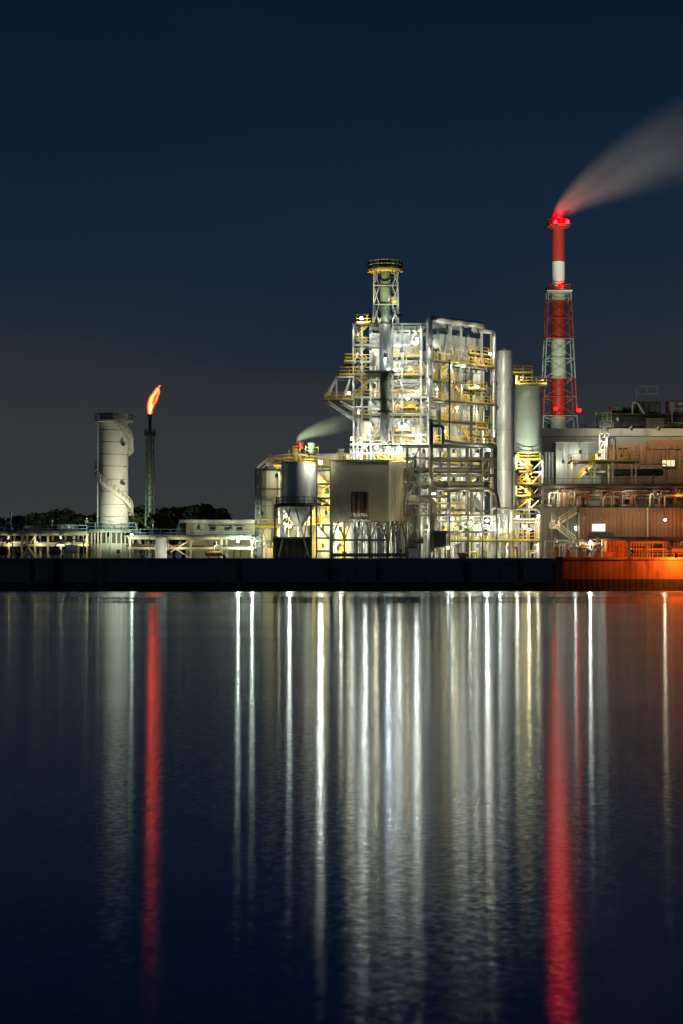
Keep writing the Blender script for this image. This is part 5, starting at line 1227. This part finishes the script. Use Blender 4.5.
pipe(E, 'white', [(X(608, Ye), Ye + .6, zt), (X(608, Ye), Ye + .6, Z(437, Ye)), (X(615, Ye), Ye + .6, Z(437, Ye)), (X(615, Ye), Ye + .6, zt)], .26, 9, .6)
vessel(E, X(603, Ye), Ye + 2.2, zt, Z(448, Ye), .5, 'cream'); vessel(E, X(612, Ye), Ye + 2.6, zt, Z(444, Ye), .7, 'orange'); vessel(E, X(598, Ye), Ye + 2.0, zt, Z(452, Ye), .4, 'yellow')
for px in (620, 625): pipe(E, 'rust', [(X(px, Ye), Ye + 2, zt), (X(px, Ye), Ye + 2, Z(448, Ye)), (X(px + 4, Ye), Ye + 2, Z(448, Ye))], .14, 8, .3)
MB().pbox(617, 631, 453, 460.6, Ye + 2, Ye + 4).build('cabinet', 'rust', E)
for px, r, dy, w, c in ((599, 455, .4, 260, COOL), (604, 440, .2, 220, COOL), (575, 464.5, -.5, 150, WARM), (585, 471, -2, 170, WARM), (612, 470, 2.5, 130, WARM), (622, 456, .6, 120, WARM)): lamp(E, (X(px, Ye), Ye + dy, Z(r, Ye)), w * .8, c)
drum('thick silver horizontal pipe drum under the yellow railed platform', 586, 611, 472, 3.4, 330, 'silver', 'drum')
drum('very long dark horizontal drum before the lit hall window', 615, 662, 472.5, 3.6, 330, 'dark', 'drum')

# ------------------------------------------------------------------ brown pipe rack on the roof of the brown building
Yp = 311
B = thing('brown_building', 'long brown corrugated building on the quay under a pipe rack, with one glowing white window', 'building', (X(630, Yp), Yp + 6, G))
MB().corr(X(577.5, Yp), X(760, Yp), G, Z(509, Yp), Yp, 12, .62, .06).build('wall', 'brownclad', B)
MB().corr(X(541.5, Yp), X(577.3, Yp), G, Z(509, Yp), Yp + .2, 11.8, 1.4, .06).build('side_wall', 'greyclad', B)
MB().box(X(541, Yp), X(760, Yp), Yp - .3, Yp + 12.2, Z(509, Yp) + .003, Z(507.6, Yp)).build('roof', 'greyclad', B)
pipe(B, 'cream', [(X(647.5, Yp), Yp - .25, G), (X(647.5, Yp), Yp - .25, Z(507.7, Yp))], .13)
pipe(B, 'dark', [(X(578, Yp), Yp - .25, G), (X(578, Yp), Yp - .25, Z(507.7, Yp))], .16)
w_ = MB().box(X(591.5, Yp), X(605.5, Yp), Yp - .16, Yp - .08, Z(532, Yp), Z(523.5, Yp)).build('window', 'white', B)
for i in range(4): MB().box(X(592.4 + i * 3.2, Yp), X(595.2 + i * 3.2, Yp), Yp - .19, Yp - .162, Z(531, Yp), Z(524.4, Yp)).build('pane', 'winlit', w_)
MB().box(X(588, Yp), X(612, Yp), Yp - 1.5, Yp - .08, Z(538, Yp), Z(537, Yp)).build('canopy', 'dark', B)
MB().box(X(589, Yp), X(613, Yp), Yp - .2, Yp - .065, Z(537, Yp), Z(532.5, Yp)).build('sill_panel', 'dark', B)
MB().box(X(575, Yp), X(577, Yp), Yp - .12, Yp - .003, Z(531, Yp), Z(525, Yp)).build('lit_panel', 'winlit', B)  # narrow glowing panel at the wall lamp
stair(B, (X(549, Yp), Yp - 1, Z(530, Yp)), (X(576, Yp), Yp - 1, Z(513, Yp)), 1.0, 'cream')
stair(B, (X(574, Yp), Yp - 2.1, Z(543, Yp)), (X(556, Yp), Yp - 2.1, Z(529, Yp)), 1.0, 'cream')
deck(B, X(548, Yp), X(558, Yp), Yp - 2.4, Yp + .1, Z(529, Yp), rm='cream', rails=('f',), name='landing')
for px in (550, 566, 577): bar(B, 'stair_post', 'beige', (X(px, Yp), Yp - 2.4, G), (X(px, Yp), Yp - 2.4, Z(513, Yp)), .16)
for px, r, w, c in ((575.5, 528, 90, COOL), (585, 519, 50, WARM), (602, 520, 50, WARM), (556, 520, 110, WARM), (640, 515, 130, WARM), (665, 520, 150, WARM), (690, 520, 170, SOD), (620, 518, 95, WARM)):
    lamp(B, (X(px, Yp - 3), Yp - 3.2, Z(r, Yp - 3)), w, c, bare=px in (575.5, 665)); bar(B, 'lamp_arm', 'rust', (X(px, Yp - 3), Yp - 2.8, Z(r, Yp - 3) + .5), (X(px, Yp), Yp - .05, Z(r, Yp - 3) + .5), .07)
rk = rack('brown pipe rack crossing on top of the brown corrugated building', 543, 720, 312, (486, 497, 507.5), 'brownpipe', 8, 5, 51, pm=('brownpipe', 'galv', 'dark', 'rust', 'rust'), railm='dark', pr=(.1, .3))
for c_ in rk.children:
    if c_.name.startswith('column'):
        for v in c_.data.vertices:
            if v.co.z < 1: v.co.z = Z(507.5, 312) - G
rr = random.Random(61)
for i in range(48):
    px = rr.uniform(545, 683); r = rr.choice([.06, .09, .13, .18]); yy = 312 - rr.uniform(.0, .5); w_ = rr.uniform(1, 4)
    rs = rr.uniform(489, 497); pipe(rk, rr.choice(['cream', 'rust', 'brownpipe', 'galv']), [(X(px, 312), yy, Z(507, 312)), (X(px, 312), yy, Z(rs, 312)), (X(px, 312) + w_, yy, Z(rs, 312)), (X(px, 312) + w_, yy + 2, Z(rs, 312))], r, 8, .3)
for px, rw in ((622, 4.5), (660, 4), (590, 3)): MB().pbox(px - rw, px + rw, 489, 500, 314, 316).build('cabinet', 'rust', rk)
for px, r, w, c in ((552, 496, 110, COOL), (560, 490, 90, COOL), (572, 494, 80, WARM), (600, 493, 45, WARM), (630, 494, 60, WARM), (655, 494, 60, WARM), (680, 493, 80, SOD)): lamp(rk, (X(px, 311), 310.9, Z(r, 311)), w, c)

# ------------------------------------------------------------------ quay side items in sodium light
t = thing('lamp_post', 'short lamp post with a bright white head by the white lit window', 'lamp post', (X(590, 300), 300, G))
MB().tube([(X(590, 300), 300, G), (X(590, 300), 300, Z(541, 300))], .09, 8).build('pole', 'cream', t); lamp(t, (X(590, 300), 299.5, Z(542.5, 300)), 420, COOL, .16, bare=True)
def container(label, px0, px1, t_, Y, D, m, n=7):
    t = thing('container', label, 'container', (X((px0 + px1) / 2, Y), Y + D / 2, G), 0, 'containers along the sheet pile quay')
    MB().corr(X(px0, Y), X(px1, Y), G + .15, Z(t_, Y) - .1, Y, D, .5, .06).build('body', m, t)
    for px in (px0, px1): bar(t, 'corner_post', m, (X(px, Y), Y - .08, G), (X(px, Y), Y - .08, Z(t_, Y)), .2)
    MB().box(X(px0, Y) - .1, X(px1, Y) + .1, Y - .12, Y + D, Z(t_, Y) - .098, Z(t_, Y) + .06).build('roof', m, t)
    MB().box(X(px0, Y) - .1, X(px1, Y) + .1, Y - .12, Y + D, G + .004, G + .148).build('base', 'rust', t)
container('tall orange corrugated container nearest the white lit window', 607, 614, 541, 296.5, 3, 'orange')
container('wider orange corrugated container beside the barred cage', 616, 627, 541, 296.5, 3, 'orange')
t = thing('control_box', 'small bright orange box sitting on the quay coping', 'box', (X(608, 292.5), 292.5, 4.86))
MB().pbox(603.5, 612.5, 552.8, 558.3, 292, 293).build('body', 'orange', t); MB().pbox(603.2, 612.8, 552, 552.79, 291.95, 293.1).build('lid', 'orange', t)
bar(t, 'foot', 'dark', (X(604, 292), 292.2, 4.862), (X(612, 292), 292.2, 4.862), .1)
t = thing('barred_cage', 'long barred steel cage holding dark machinery beside the containers', 'cage', (X(650, 296), 297, G))
for i in range(14):
    px = 631 + i * 2.7
    if 654 < px < 661: continue
    bar(t, 'bar', 'orange', (X(px, 296), 296, G), (X(px, 296), 296, Z(543, 296)), .16)
for r in (542.5, 549): bar(t, 'rail', 'orange', (X(630, 296), 295.95, Z(r, 296)), (X(668, 296), 295.95, Z(r, 296)), .2)
MB().pbox(629, 669, 541, 542.2, 295.8, 300).build('roof', 'rust', t)
MB().pbox(634, 645, 546, 556, 297.5, 299).build('machine_body', 'black', t); MB().pbox(653, 662, 544, 556, 297, 299.5).build('machine_body', 'black', t)
drum('rust coloured horizontal drum under the sodium lamps by the barred cage', 671, 690, 551, 4, 297, 'orange', 'drum')
for i, (px, h_, lab) in enumerate(((556, 546, 'rust coloured pump tank with bent pipe at the foot of the beige stair'), (568, 549, 'low rust coloured pump tank between the stair foot and lamp post'), (580, 547, 'rust coloured pump tank close beside the short lamp post'), (598, 548.5, 'rust coloured pump tank just past the short lamp post'))):
    Yt = 297; x = X(px, Yt)
    t = thing('pump_tank', lab, 'pump tank', (x, Yt, G))
    vessel(t, x, Yt, G, Z(h_, Yt), .42, 'rust', None, 'shell', 16)
    pipe(t, 'galv', [(x, Yt, Z(h_, Yt) - .1), (x, Yt, Z(h_ - 1.5, Yt)), (x + .9, Yt, Z(h_ - 1.5, Yt)), (x + .9, Yt, G)], .09, 7, .25)
t = thing('quay_railing', 'low rust coloured railing along the edge of the sheet pile quay', 'railing', (X(640, 293), 293, 4.86))
MB().rail([(X(615, 293), 292.8, 4.86), (X(700, 293), 292.8, 4.86)], .9, 2.0, .07, kick=False).build('handrail', 'rust', t)
t = thing('pipe_run', 'pair of rust brown pipes on short stands before the brown building', 'pipe', (X(650, 303), 303, G))
for k, r in enumerate((541, 538)):
    pipe(t, 'rust', [(X(608, 303), 303 + .5 * k, Z(r, 303)), (X(720, 303), 303 + .5 * k, Z(r, 303))], .2, 8)
for px in (612, 632, 652, 672): bar(t, 'stand', 'rust', (X(px, 303), 303.2, G), (X(px, 303), 303.2, Z(541.5, 303)), .2)

rr = random.Random(15)
t = thing('pipe_cluster', 'tangle of thin rust and cream pipes with valves at the foot of the cream stair', 'pipes', (X(570, 299), 299, G))
for i in range(22):
    px = rr.uniform(546, 604); yy = 298.5 + rr.uniform(0, 4); r = rr.choice([.06, .08, .12]); zz = Z(rr.uniform(539, 552), 299); w_ = rr.uniform(1, 5)
    pipe(t, rr.choice(['rust', 'cream', 'galv', 'orange']), [(X(px, 299), yy, G), (X(px, 299), yy, zz), (X(px, 299) + w_, yy, zz), (X(px, 299) + w_, yy, G)], r, 7, r * 2)
for px, w in ((556, 60), (572, 50), (598, 60)): lamp(t, (X(px, 297), 297.4, Z(541, 297)), w, WARM)
